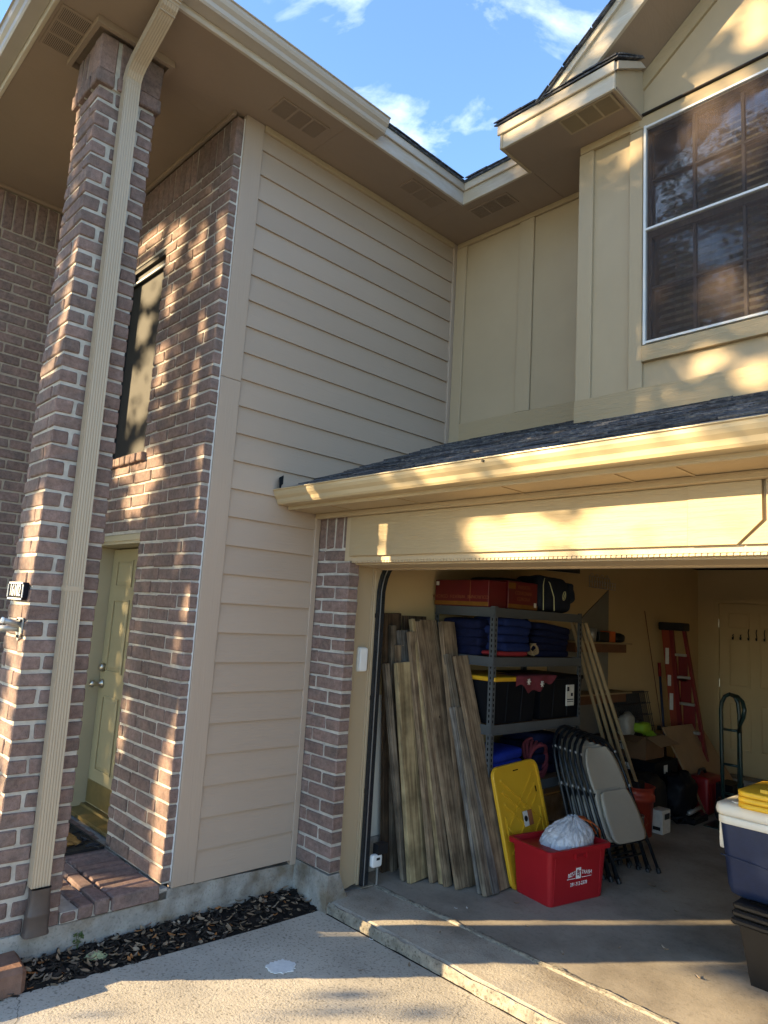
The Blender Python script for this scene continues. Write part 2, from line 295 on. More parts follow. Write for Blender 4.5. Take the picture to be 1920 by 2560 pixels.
class MB:
    def __init__(s): s.v = []; s.f = []
    def add(s, v, f):
        b = len(s.v); s.v += [Vector(p) for p in v]; s.f += [tuple(b+i for i in q) for q in f]; return s
    def box(s, x0, x1, y0, y1, z0, z1):
        v = [(x0, y0, z0), (x1, y0, z0), (x1, y1, z0), (x0, y1, z0), (x0, y0, z1), (x1, y0, z1), (x1, y1, z1), (x0, y1, z1)]
        return s.add(v, [(0, 3, 2, 1), (4, 5, 6, 7), (0, 1, 5, 4), (1, 2, 6, 5), (2, 3, 7, 6), (3, 0, 4, 7)])
    def cbox(s, x0, x1, y0, y1, z0, z1, c=0.004):
        v, f = cbox_data((x0+x1)/2, (y0+y1)/2, (z0+z1)/2, x1-x0, y1-y0, z1-z0, c); return s.add(v, f)
    def hexa(s, p):
        return s.add(p, [(0, 3, 2, 1), (4, 5, 6, 7), (0, 1, 5, 4), (1, 2, 6, 5), (2, 3, 7, 6), (3, 0, 4, 7)])
    def prism(s, poly, axis, a0, a1):
        def P(q, a):
            return {'x': (a, q[0], q[1]), 'y': (q[0], a, q[1]), 'z': (q[0], q[1], a)}[axis]
        n = len(poly); v = [P(q, a0) for q in poly]+[P(q, a1) for q in poly]
        f = [tuple(range(n)), tuple(range(2*n-1, n-1, -1))]+[(i, (i+1) % n, n+(i+1) % n, n+i) for i in range(n)]
        return s.add(v, f)
    def tube(s, pts, r, n=8, closed=False):
        pts = [Vector(p) for p in pts]; N = len(pts)
        rr = r if isinstance(r, (list, tuple)) else [r]*N
        t0 = (pts[1]-pts[0]).normalized(); ref = Vector((0, 0, 1)) if abs(t0.z) < 0.9 else Vector((1, 0, 0))
        a = t0.cross(ref).normalized(); v = []; f = []
        for i in range(N):
            if closed: t = (pts[(i+1) % N]-pts[i-1]).normalized()
            else: t = (pts[min(i+1, N-1)]-pts[max(i-1, 0)]).normalized()
            a = (a-t*a.dot(t)).normalized(); b = t.cross(a)
            for k in range(n):
                an = 2*math.pi*k/n; v.append(pts[i]+rr[i]*(math.cos(an)*a+math.sin(an)*b))
        for i in range(N if closed else N-1):
            j = (i+1) % N
            for k in range(n): f.append((i*n+k, i*n+(k+1) % n, j*n+(k+1) % n, j*n+k))
        if not closed: f += [tuple(range(n-1, -1, -1)), tuple(range((N-1)*n, N*n))]
        return s.add(v, f)
    def lathe(s, prof, c=(0, 0, 0), n=24, axis='z'):
        v = []; f = []
        for r, h in prof:
            for k in range(n):
                a = 2*math.pi*k/n; p = (r*math.cos(a), r*math.sin(a), h)
                if axis == 'y': p = (p[0], p[2], p[1])
                if axis == 'x': p = (p[2], p[0], p[1])
                v.append((p[0]+c[0], p[1]+c[1], p[2]+c[2]))
        for i in range(len(prof)-1):
            for k in range(n): f.append((i*n+k, i*n+(k+1) % n, (i+1)*n+(k+1) % n, (i+1)*n+k))
        f += [tuple(range(n-1, -1, -1)), tuple(range((len(prof)-1)*n, len(prof)*n))]
        return s.add(v, f)
    def superell(s, c, r, e=0.4, nu=36, nv=18, amp=0.0, fr=6.0, seed=0.0, fn=None):
        def sp(w, m): return math.copysign(abs(w)**m, w)
        v = []; f = []
        for j in range(nv+1):
            ph = -math.pi/2+math.pi*j/nv
            for i in range(nu):
                th = 2*math.pi*i/nu
                p = Vector((sp(math.cos(ph), e)*sp(math.cos(th), e)*r[0], sp(math.cos(ph), e)*sp(math.sin(th), e)*r[1], sp(math.sin(ph), e)*r[2]))
                if amp:
                    q = Vector((p.x*fr+seed, p.y*fr, p.z*fr*1.6))
                    p *= 1+amp*noise.noise(q)+amp*0.5*noise.noise(q*2.3)
                if fn: p = fn(p)
                v.append(p+Vector(c))
        for j in range(nv):
            for i in range(nu): f.append((j*nu+i, j*nu+(i+1) % nu, (j+1)*nu+(i+1) % nu, (j+1)*nu+i))
        return s.add(v, f)
    def xf(s, M4):
        s.v = [M4 @ p for p in s.v]; return s
    def build(s, name, mt, parent=None, smooth=False, local=False, fix=True):
        lo = Vector((min(p.x for p in s.v), min(p.y for p in s.v), min(p.z for p in s.v)))
        hi = Vector((max(p.x for p in s.v), max(p.y for p in s.v), max(p.z for p in s.v)))
        c = (lo+hi)/2; c.z = lo.z
        me = mesh_of([p-c for p in s.v], s.f, name, smooth, fix)
        return link(name, me, mt, parent, c, world=not local)

def cbox_data(cx, cy, cz, L, D, H, c, jit=0.0, rn=None):
    hx, hy, hz = L/2, D/2, H/2; v = []; idx = {}
    for sx in (-1, 1):
        for sy in (-1, 1):
            for sz in (-1, 1):
                j = Vector((0, 0, 0)) if not jit else Vector((rn.uniform(-jit, jit), rn.uniform(-jit, jit), rn.uniform(-jit, jit)))
                for a in range(3):
                    p = Vector((sx*(hx-(c if a != 0 else 0)), sy*(hy-(c if a != 1 else 0)), sz*(hz-(c if a != 2 else 0))))+j
                    idx[(sx, sy, sz, a)] = len(v); v.append(p+Vector((cx, cy, cz)))
    f = []
    for s_ in (-1, 1):
        for a in range(3):
            q = []
            for (b1, b2) in ((-1, -1), (1, -1), (1, 1), (-1, 1)):
                k = [0, 0, 0]; k[a] = s_; o = [i for i in range(3) if i != a]; k[o[0]] = b1; k[o[1]] = b2
                q.append(idx[(k[0], k[1], k[2], a)])
            flip = (s_ == -1) ^ (a == 1)
            f.append(tuple(reversed(q)) if flip else tuple(q))
    for a in range(3):
        o = [i for i in range(3) if i != a]
        for b1 in (-1, 1):
            for b2 in (-1, 1):
                k1 = [0, 0, 0]; k1[o[0]] = b1; k1[o[1]] = b2; k2 = list(k1); k1[a] = -1; k2[a] = 1
                q = (idx[(*k1, o[0])], idx[(*k2, o[0])], idx[(*k2, o[1])], idx[(*k1, o[1])])
                f.append(q)
    for sx in (-1, 1):
        for sy in (-1, 1):
            for sz in (-1, 1):
                f.append(tuple(idx[(sx, sy, sz, a)] for a in range(3)))
    return v, f

BR = {}
def brick(parent, x0, x1, y0, y1, z0, z1, mt='brick', name='brick', chamfer=0.005, wob=0.0015):
    L, D, H = x1-x0, y1-y0, z1-z0
    key = (round(L, 2), round(D, 2), round(H, 2), mt, rnd.randrange(4))
    if key not in BR:
        rn = random.Random(hash(key) & 0xffff)
        v, f = cbox_data(0, 0, 0, key[0], key[1], key[2], chamfer*rn.uniform(.8, 1.5), 0.0035, rn)
        BR[key] = mesh_of(v, f, name)
    o = link(name, BR[key], mt, parent, ((x0+x1)/2+rnd.uniform(-wob, wob), (y0+y1)/2+rnd.uniform(-wob, wob), (z0+z1)/2+rnd.uniform(-wob, wob)))
    o.scale = (L/key[0], D/key[1], H/key[2])
    return o

def text_mesh(name, body, size, mt, parent, origin, ux, uz, depth=0.001, local=True, font_scale_x=1.0, align='CENTER'):
    """flat lettering; ux = reading direction, uz = up direction"""
    cu = bpy.data.curves.new(name, 'FONT'); cu.body = body; cu.size = size; cu.extrude = depth; cu.align_x = align; cu.align_y = 'CENTER'
    to = bpy.data.objects.new(name+'_t', cu); COL.objects.link(to)
    dg = bpy.context.evaluated_depsgraph_get(); dg.update()
    me = bpy.data.meshes.new_from_object(to.evaluated_get(dg)); bpy.data.objects.remove(to); bpy.data.curves.remove(cu)
    ux, uz = Vector(ux).normalized(), Vector(uz).normalized(); n_ = ux.cross(uz)
    for v in me.vertices:
        v.co = ux*v.co.x*font_scale_x+uz*v.co.y+n_*v.co.z
    me.materials.clear()
    return link(name, me, mt, parent, origin, world=not local)

# ------------------------------------------------------------------ setting
o = MB().box(-60, 60, -60, 60, -0.4, -0.16).build('ground', 'ground'); tag(o, kind='structure')
# driveway slab with a slightly uneven near edge, its left edge along the mulch bed
dv = [(0.29, 0.02), (0.285, -0.45), (0.25, -1.1), (0.215, -1.6), (0.17, -2.3), (0.1, -3.5), (0.0, -12), (7, -12), (7, 0.02)]
o = MB().prism(dv, 'z', -0.3, -0.06).build('driveway', 'concrete'); tag(o, kind='structure')
# driveway crack
MB().box(0.36, 7, -0.006, 0.004, -0.0605, -0.0575).build('joint_gap', 'mulch', bpy.data.objects['driveway'])
# white paint spot on the driveway
pts = []
for i in range(72):
    a = 2*math.pi*i/72; r = 0.072*(1+0.22*noise.noise(Vector((math.cos(a)*2.2, math.sin(a)*2.2, 3)))+0.25*noise.noise(Vector((math.cos(a)*6, math.sin(a)*6, 9))))
    pts.append((0.72+r*math.cos(a)*0.9, -0.60+r*math.sin(a)*1.05))
MB().prism(pts, 'z', -0.0598, -0.056).build('paint_spot', 'white_spot', bpy.data.objects['driveway'])
def crack(pts, w, seed):
    v = []; f = []; n = 60; pts = [Vector(p) for p in pts]
    for i in range(n+1):
        t_ = i/n*(len(pts)-1); k_ = min(int(t_), len(pts)-2); p = pts[k_].lerp(pts[k_+1], t_-k_)
        q = Vector((t_*6+seed, seed, 0)); off_ = .018*noise.noise(q)+.008*noise.noise(q*3.3); ww = w*(.4+abs(noise.noise(q*2)))
        d = (pts[k_+1]-pts[k_]).normalized(); nn = Vector((-d.y, d.x)); c = p+nn*off_
        v += [(c.x-nn.x*ww, c.y-nn.y*ww, -.0585), (c.x+nn.x*ww, c.y+nn.y*ww, -.0585)]
    for i in range(n): f.append((2*i, 2*i+1, 2*i+3, 2*i+2))
    mb = MB(); mb.add(v, f); return mb.build('crack', 'mulch', bpy.data.objects['driveway'])
crack([(0.23, -1.72), (0.42, -1.78), (0.70, -1.95), (1.1, -2.05)], .0016, 1)
crack([(1.50, -0.02), (1.62, -0.35), (1.95, -0.7)], .0010, 4)
# apron with a broken edge, garage floor with its own lip
def lip_strip(name, y, x0, x1, z0, z1, w, mt, seed):
    n = 160; v = []; f = []
    prof = [(-0.5, 0.0), (-0.42, 0.75), (-0.1, 1.0), (0.35, 0.85), (0.5, 0.0)]
    for i in range(n+1):
        x = x0+(x1-x0)*i/n
        for (a, b) in prof:
            q = Vector((x*9+seed, a*3, b*2)); k = noise.noise(q); k2 = noise.noise(q*3.1)
            v.append((x, y+a*w+0.010*k+0.006*k2, z0+b*(z1-z0)+(0.006*k2+0.005*k if b > 0 else 0)))
    m = len(prof)
    for i in range(n):
        for j in range(m-1): f.append((i*m+j, (i+1)*m+j, (i+1)*m+j+1, i*m+j+1))
    mb = MB(); mb.add(v, f); return mb.build(name, mt, smooth=False, fix=True)
o = MB().prism([(0.02, -0.3), (0.02, -0.012), (0.05, 0.0), (0.25, 0.004), (0.44, -0.006), (0.44, -0.3)], 'x', 0.30, 7).build('apron', 'apron'); tag(o, kind='structure')
APR = o
o = lip_strip('apron_lip', 0.016, 0.355, 7, -0.07, 0.001, 0.028, 'lip', 2.0); o.parent = APR; o.location -= APR.location
o = MB().box(0.10, 6.2, 0.46, 6.4, -0.3, 0.0).build('garage_floor', 'garage_floor'); tag(o, kind='structure'); GF = o
o = lip_strip('floor_lip', 0.452, 0.30, 6.2, -0.01, 0.007, 0.040, 'lip', 5.0); o.parent = GF; o.location -= GF.location
o = MB().box(0.10, 0.30, 0.33, 0.46, -0.3, 0.002).build('floor_strip', 'apron', APR)
# mulch bed
v = []; f = []; nx, ny = 10, 90
for i in range(nx+1):
    for j in range(ny+1):
        y = 0.0-3.2*j/ny; xe = 0.30-0.04*(-y)
        x = -0.02+(xe+0.02)*i/nx; t = i/nx
        z = -0.015-0.055*t+0.020*noise.noise(Vector((x*14, y*14, 0)))+0.012*noise.noise(Vector((x*40, y*40, 4)))
        v.append((x, y, z))
for i in range(nx):
    for j in range(ny): f.append((i*(ny+1)+j, (i+1)*(ny+1)+j, (i+1)*(ny+1)+j+1, i*(ny+1)+j+1))
mbm = MB(); mbm.add(v, f); MUL = mbm.build('mulch_bed', 'mulch', smooth=True); tag(MUL, kind='structure')

# ------------------------------------------------------------------ the house (painted parts)
HOUSE = thing('house', 'tan two storey house with lap siding, dark shingles and open garage', 'house', (0, 0, 0))
def hp(mb, name, mt, parent=None, smooth=False): return mb.build(name, mt, parent or HOUSE, smooth)
# solid bodies behind the claddings
hp(MB().box(-2.29, -0.03, -0.68, 7.2, -0.2, 5.0), 'inner_wall', 'void')
CO = 0.0845
# --- siding wall
SW = hp(MB().box(-0.03, -0.012, -0.88, 1.33, 0.16, 5.02), 'siding_wall', 'siding')
k = 0; z = 0.164; SB = {}
while z < 4.98:
    z1 = min(z+0.195, 5.02); yend = -0.046 if z1 < 2.5 else 1.252
    key = (round(z1-z, 3), yend)
    if key not in SB:
        h = z1-z
        v = [(-0.011, -0.7375, 0), (0.018, -0.7375, 0), (0.0015, -0.7375, h), (-0.011, -0.7375, h),
             (-0.011, yend, 0), (0.018, yend, 0), (0.0015, yend, h), (-0.011, yend, h)]
        v = [Vector(p)-Vector((0, (yend-0.7375)/2, 0)) for p in v]
        SB[key] = mesh_of(v, [(0, 1, 2, 3), (7, 6, 5, 4), (0, 4, 5, 1), (1, 5, 6, 2), (2, 6, 7, 3), (3, 7, 4, 0)], 'siding_board')
    link('siding_board', SB[key], 'siding', SW, (0, (yend-0.7375)/2, z)); z += 0.1801
hp(MB().cbox(-0.02, 0.021, -0.8815, -0.7385, 0.168, 3.20, 0.003), 'corner_board', 'trim_v', SW)
hp(MB().cbox(-0.02, 0.021, -0.8815, -0.7385, 3.202, 5.028, 0.003), 'corner_board', 'trim_v', SW)
hp(MB().cbox(-0.02, 0.022, -0.045, -0.003, 0.135, 2.44, 0.003), 'corner_board', 'trim_v', SW)
hp(MB().cbox(-0.02, 0.024, 1.253, 1.312, 2.9, 5.028, 0.003), 'corner_board', 'trim_v', SW)
hp(MB().cbox(-0.022, 0.006, -0.8845, -0.882, 0.2, 5.0, 0.001), 'caulk_line', 'caulk', SW)
hp(MB().cbox(-0.004, 0.014, -0.0028, -0.0002, 0.165, 2.43, 0.001), 'caulk_line', 'caulk', SW)
hp(MB().cbox(0.0, 0.03, -0.735, 1.25, 4.985, 5.029, 0.004), 'frieze', 'khaki_v', SW)

# --- foundation, porch slab
v = []
FO = MB().prism([(-2.45, 0.112), (-1.22, 0.118), (-1.0, 0.135), (-0.88, 0.163), (-0.003, 0.137), (-0.003, -0.3), (-2.45, -0.3)], 'x', -0.5, 0.006)
hp(FO, 'foundation', 'foundation')
hp(MB().box(-2.3, -0.5, -2.45, -0.68, -0.3, 0.185), 'porch_slab', 'foundation')
hp(MB().hexa([(0.0, -0.0025, -0.3), (0.358, -0.012, -0.3), (0.358, 0.30, -0.3), (0.0, 0.30, -0.3), (0.0, -0.002, 0.166), (0.352, -0.004, 0.156), (0.352, 0.088, 0.156), (0.0, 0.30, 0.166)]), 'pier_curb', 'foundation')
hp(MB().box(0.0, 0.288, 0.088, 0.35, -0.3, 0.0), 'jamb_footing', 'foundation')

# --- eaves, soffits, fascias (upper)
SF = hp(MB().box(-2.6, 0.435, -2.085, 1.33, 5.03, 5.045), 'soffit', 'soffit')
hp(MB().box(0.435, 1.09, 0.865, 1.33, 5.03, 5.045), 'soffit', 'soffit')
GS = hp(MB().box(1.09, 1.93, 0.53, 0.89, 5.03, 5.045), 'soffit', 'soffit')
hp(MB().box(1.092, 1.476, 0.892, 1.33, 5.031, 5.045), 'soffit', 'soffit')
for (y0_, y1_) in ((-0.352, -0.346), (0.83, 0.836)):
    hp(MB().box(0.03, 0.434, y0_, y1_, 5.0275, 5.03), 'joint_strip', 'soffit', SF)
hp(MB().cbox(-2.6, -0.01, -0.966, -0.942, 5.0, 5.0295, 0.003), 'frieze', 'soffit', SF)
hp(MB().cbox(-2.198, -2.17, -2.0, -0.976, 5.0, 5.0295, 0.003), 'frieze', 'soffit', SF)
hp(MB().cbox(0.435, 0.458, -2.11, 0.862, 5.022, 5.142, 0.003), 'fascia', 'fascia_y')
hp(MB().cbox(0.4585, 0.475, -0.13, 0.845, 5.128, 5.192, 0.004), 'fascia_trim', 'fascia_y')
hp(MB().cbox(0.436, 1.092, 0.842, 0.8645, 5.022, 5.142, 0.003), 'fascia', 'fascia_x')
hp(MB().cbox(0.476, 1.092, 0.826, 0.8415, 5.128, 5.192, 0.004), 'fascia_trim', 'fascia_x')
hp(MB().cbox(-2.6, 0.434, -2.11, -2.086, 5.022, 5.142, 0.003), 'fascia', 'fascia_x')
hp(MB().cbox(1.068, 1.0895, 0.50, 0.864, 5.02, 5.14, 0.003), 'fascia', 'khaki_v')
# gable eave box: front fascia, end panel, small return roof
hp(MB().cbox(1.068, 1.925, 0.507, 0.529, 5.022, 5.137, 0.003), 'fascia', 'fascia_x')
hp(MB().cbox(1.05, 1.932, 0.488, 0.5065, 5.128, 5.198, 0.004), 'fascia_trim', 'fascia_x')
hp(MB().prism([(0.53, 5.02), (0.888, 5.02), (0.888, 5.395), (0.53, 5.155)], 'x', 1.905, 1.927), 'eave_end_panel', 'khaki_v')
hp(MB().prism([(0.505, 5.142), (0.888, 5.392), (0.888, 5.44), (0.505, 5.196)], 'x', 1.9275, 1.95), 'eave_end_trim', 'fascia_y')
hp(MB().cbox(1.485, 1.915, 0.862, 0.889, 4.975, 5.0295, 0.003), 'frieze', 'khaki_x', GS)
hp(MB().cbox(0.03, 1.476, 1.285, 1.309, 4.985, 5.0295, 0.003), 'frieze', 'khaki_x', SF)
# vents: frame and three louvred panels
def vent(cx, cy, w, d, along, ribs, mt='soffit'):
    """flat soffit vent; along 'y' or 'x' = long direction (w); three panels with fine ribs"""
    fr = MB(); z0, z1 = 5.0225, 5.0298
    def bx(a0, a1, b0, b1, za, zb, mb):
        if along == 'y': mb.box(cx+b0, cx+b1, cy+a0, cy+a1, za, zb)
        else: mb.box(cx+a0, cx+a1, cy+b0, cy+b1, za, zb)
    W, D = w/2, d/2; e = 0.014
    bx(-W, W, -D, -D+e, z0, z1, fr); bx(-W, W, D-e, D, z0, z1, fr)
    for s_ in range(4):
        a = -W+(2*W-e)*s_/3; bx(a, a+e, -D+e, D-e, z0, z1, fr)
    vo = hp(fr, 'vent', mt)
    rb = MB()
    for s_ in range(3):
        a0 = -W+(2*W-e)*s_/3+e; a1 = -W+(2*W-e)*(s_+1)/3
        for i in range(ribs):
            a = a0+(a1-a0)*(i+0.25)/ribs; bx(a, a+(a1-a0)/ribs*0.55, -D+e, D-e, z0+0.001, z1, rb)
    hp(rb, 'louvre', mt, vo)
    bk = MB(); bx(-W+e, W-e, -D+e, D-e, z1-0.001, z1+0.0001, bk); hp(bk, 'vent_backing', 'muntin', vo)
def vent_v(cx, cy, w, d):   # the louvred vent by the column: ribs run across the short side
    fr = MB(); z0, z1 = 5.020, 5.0298
    fr.box(cx-w/2, cx+w/2, cy-d/2, cy-d/2+.012, z0, z1); fr.box(cx-w/2, cx+w/2, cy+d/2-.012, cy+d/2, z0, z1)
    for s_ in range(4):
        a = cx-w/2+(w-.016)*s_/3; fr.box(a, a+.016, cy-d/2+.012, cy+d/2-.012, z0, z1)
    vo = hp(fr, 'vent', 'soffit'); rb = MB()
    for s_ in range(3):
        a0 = cx-w/2+(w-.016)*s_/3+.016; a1 = cx-w/2+(w-.016)*(s_+1)/3
        for i in range(17):
            y = cy-d/2+.014+(d-.028)*i/17; rb.hexa([(a0, y, z0+.001), (a1, y, z0+.001), (a1, y+.006, z0+.001), (a0, y+.006, z0+.001), (a0, y+.003, z1), (a1, y+.003, z1), (a1, y+.009, z1), (a0, y+.009, z1)])
    hp(rb, 'louvre', 'soffit', vo)
    bk = MB().box(cx-w/2+.01, cx+w/2-.01, cy-d/2+.01, cy+d/2-.01, z1-.0015, z1); hp(bk, 'vent_backing', 'muntin', vo)
vent_v(-0.205, -1.975, 0.39, 0.185)
vent(0.245, -0.617, 0.385, 0.175, 'y', 26); vent(0.303, 0.537, 0.385, 0.158, 'y', 26)
vent(0.619, 1.02, 0.375, 0.165, 'x', 26); vent(1.70, 0.617, 0.375, 0.17, 'x', 26, 'khaki_x')

# K-style gutters
def gutter(name, axis, a0, a1, base, zb, sgn, mt):
    pr = [(0, .085), (0, 0), (.078, 0), (.088, .012), (.094, .034), (.112, .052), (.120, .070), (.122, .086), (.132, .089), (.132, .094), (.118, .093), (.115, .072), (.107, .056), (.089, .038), (.083, .015), (.076, .005), (.005, .005), (.005, .085)]
    pr = [(base+sgn*d, zb+h) for d, h in pr]
    return hp(MB().prism(pr, axis, a0, a1), name, mt)
g = gutter('gutter', 'y', -2.235, -0.105, 0.4595, 5.066, 1, 'gutter_y')
hp(MB().prism([(0.4595, 5.155), (0.4595, 5.066), (.538, 5.066), (.554, 5.10), (.572, 5.118), (.582, 5.152), (.592, 5.158)], 'y', -0.104, -0.101), 'end_cap', 'gutter_y', g)
gutter('gutter', 'x', -2.7, 0.59, -2.111, 5.066, -1, 'gutter_y')
g = gutter('gutter', 'x', 0.016, 6.4, -0.2915, 2.455, -1, 'gutter_x')
hp(MB().prism([(-.2915, 2.54), (-.2915, 2.455), (-.37, 2.455), (-.386, 2.49), (-.404, 2.507), (-.414, 2.541), (-.424, 2.547)], 'x', 0.012, 0.0155), 'end_cap', 'gutter_x', g)
hp(MB().tube([(1.76, -0.4125, 2.533), (1.76, -0.421, 2.533)], 0.007, 8), 'screw', 'black', g)
# bent kick-out flashing at the low corner of the garage roof
v = []; f = []
for i in range(9):
    a = i/8*1.35; x = 0.010+0.075*(1-math.cos(a)); y = -0.34-0.085*math.sin(a)*0.8
    v += [(x, y, 2.555), (x*0.8+0.002, y, 2.66-0.05*(i/8))]
for i in range(8): f.append((2*i, 2*i+2, 2*i+3, 2*i+1))
mbx = MB(); mbx.add(v, f); hp(mbx, 'flashing', 'track', None, True)

# --- downspout on the porch column: corrugated face, two elbows, adapter
DS = MB()
def ds_ring(p, ax_w, ax_d, w=0.088, d=0.060, n=6):
    """rectangle with a fluted outer face"""
    out = [p-ax_w*w/2-ax_d*d/2, p+ax_w*w/2-ax_d*d/2, p+ax_w*w/2+ax_d*d/2]
    for i in range(2*n+1):
        t = (i+0.5)/(2*n+1); q = p+ax_w*(w/2-w*t)+ax_d*(d/2-(0.0022 if i % 2 else 0))
        out.append(q)
    out.append(p-ax_w*w/2+ax_d*d/2); return out
def ds_run(path):
    mb = MB(); rings = [ds_ring(Vector(p), Vector((0.0, 1, 0.0)), Vector(d).normalized()) for p, d in path]; n = len(rings[0])
    v = [q for r_ in rings for q in r_]; f = []
    for i in range(len(rings)-1):
        for k_ in range(n): f.append((i*n+k_, i*n+(k_+1) % n, (i+1)*n+(k_+1) % n, (i+1)*n+k_))
    f += [tuple(range(n-1, -1, -1)), tuple(range((len(rings)-1)*n, len(rings)*n))]
    mb.add(v, f); return mb
DSO = hp(ds_run([((0.036, -1.621, 0.34), (1, 0, 0)), ((0.036, -1.636, 1.80), (1, 0, 0)), ((0.036, -1.661, 4.72), (1, 0, 0))]), 'downspout', 'downspout')
hp(ds_run([((0.037, -1.661, 4.70), (1, 0, 0)), ((0.040, -1.662, 4.765), (1, 0, -.15)), ((0.07, -1.663, 4.815), (1, 0, -.8)), ((0.12, -1.664, 4.85), (.6, 0, -1)), ((0.40, -1.668, 4.955), (.45, 0, -1)), ((0.46, -1.668, 4.985), (.7, 0, -.8)), ((0.50, -1.669, 5.03), (1, 0, -.15)), ((0.505, -1.669, 5.075), (1, 0, 0))]), 'elbow', 'downspout', DSO)
rib = MB()
for i in range(6):
    zz_ = 4.735+0.013*i; xx = 0.037+0.004*max(0, i-2)
    rib.box(xx-0.031, xx+0.032, -1.705, -1.617, zz_, zz_+0.005)
hp(rib, 'crimp', 'downspout', DSO); rib = MB()
for i in range(7):
    t = i/6; rib.box(0.40+0.085*t-0.03, 0.455+0.085*t, -1.713, -1.623, 4.945+0.075*t, 4.951+0.075*t)
hp(rib, 'crimp', 'downspout', DSO)

hp(MB().box(0.004, 0.0675, -1.683, -1.590, 1.795, 1.822), 'strap', 'downspout', DSO)
ad = MB()
prof = [(0.118, .060, .040), (0.128, .060, .040), (0.14, .056, .036), (0.205, .054, .035), (0.21, .056, .037), (0.218, .056, .037), (0.224, .053, .034), (0.30, .047, .033), (0.335, .049, .034)]
v = []; f = []
for (z_, hw, hd) in prof:
    for k_ in range(20):
        a = 2*math.pi*k_/20; e_ = 0.45
        v.append((0.046+hd*math.copysign(abs(math.cos(a))**e_, math.cos(a)), -1.615+hw*math.copysign(abs(math.sin(a))**e_, math.sin(a)), z_))
for i in range(len(prof)-1):
    for k_ in range(20): f.append((i*20+k_, i*20+(k_+1) % 20, (i+1)*20+(k_+1) % 20, (i+1)*20+k_))
ad.add(v, f); hp(ad, 'adapter', 'adapter', DSO, True)

# --- upper walls over the garage
hp(MB().box(-0.02, 1.5, 1.335, 7.2, 2.6, 5.02), 'inner_wall', 'void')
RW = hp(MB().box(0.0, 1.50, 1.31, 1.334, 2.9, 5.028), 'recess_wall', 'khaki')
hp(MB().cbox(0.026, 0.133, 1.288, 1.3095, 3.10, 4.984, 0.003), 'batten', 'khaki_v', RW)
hp(MB().cbox(0.690, 0.825, 1.288, 1.3095, 3.385, 4.984, 0.003), 'batten', 'khaki_v', RW)
hp(MB().cbox(0.134, 1.476, 1.286, 1.3092, 3.18, 3.384, 0.003), 'skirt_board', 'khaki_x', RW)
# gable wall with the window opening x 1.945..2.93, z 3.495..4.955
GW = MB()
GW.box(1.48, 1.945, 0.892, 1.0, 2.95, 5.04); GW.box(2.93, 6.5, 0.892, 1.0, 2.95, 5.04)
GW.box(1.945, 2.93, 0.892, 1.0, 2.95, 3.495); GW.box(1.945, 2.93, 0.892, 1.0, 4.955, 5.04)
SL = 0.78
def rake_z(x): return 5.208+SL*(x-1.731)
GW.prism([(1.50, 5.041), (6.6, 5.041), (6.6, rake_z(3.9)-0.02-SL*2.7), (3.9, rake_z(3.9)-0.02), (1.56, rake_z(1.56)-0.02)], 'y', 0.892, 1.0)
GW = hp(GW, 'gable_wall', 'khaki')
hp(MB().box(1.9, 3.0, 1.35, 1.5, 2.95, 5.0), 'inner_wall', 'void', GW)
hp(MB().box(1.49, 1.93, 1.0, 7.2, 2.95, 5.02).box(2.95, 6.5, 1.0, 7.2, 2.95, 5.02).box(1.93, 2.95, 1.5, 7.2, 2.95, 5.02), 'inner_wall', 'void')
hp(MB().cbox(1.476, 1.582, 0.868, 0.8915, 3.085, 4.974, 0.003), 'corner_board', 'khaki_v', GW)
hp(MB().cbox(1.842, 1.930, 0.868, 0.8915, 3.222, 4.955, 0.003), 'batten', 'khaki_v', GW)
hp(MB().hexa([(1.474, 0.865, 3.05), (6.4, 0.865, 3.05), (6.4, 0.8915, 3.05), (1.474, 0.8915, 3.05), (1.474, 0.865, 3.221), (6.4, 0.865, 3.221), (6.4, 0.8915, 3.221), (1.474, 0.8915, 3.221)]), 'skirt_board', 'khaki_x', GW)
hp(MB().cbox(1.931, 2.96, 0.858, 0.8915, 3.384, 3.484, 0.003), 'sill_board', 'khaki_x', GW)
hp(MB().cbox(1.842, 2.96, 0.866, 0.8915, 4.958, 5.036, 0.003), 'head_board', 'khaki_x', GW)
hp(MB().cbox(1.932, 3.0, 0.846, 0.8915, 5.0365, 5.046, 0.002), 'drip_cap', 'muntin', GW)
# rake: soffit, fascia, trim, frieze
def rake(name, off0, off1, y0_, y1_, mt, x0=1.40, par=None):
    P = lambda x, o_: (x, rake_z(x)+o_)
    return hp(MB().prism([P(x0, off0), P(3.9, off0), P(3.9, off1), P(x0, off1)], 'y', y0_, y1_), name, mt, par)
rake('rake_soffit', 0.002, 0.018, 0.53, 0.892, 'soffit', 1.58)
hp(MB().prism([(1.485, 5.206), (1.729, 5.206), (3.9, rake_z(3.9)), (3.9, rake_z(3.9)+.19)], 'y', 0.507, 0.529), 'rake_fascia', 'fascia_x')
hp(MB().prism([(1.428, 5.206), (1.496, 5.206), (3.9, rake_z(3.9)+.182), (3.9, rake_z(3.9)+.235)], 'y', 0.488, 0.5065), 'rake_trim', 'fascia_x')
rake('rake_frieze', -0.125, -0.003, 0.872, 0.8915, 'khaki_x', 1.62, GW)
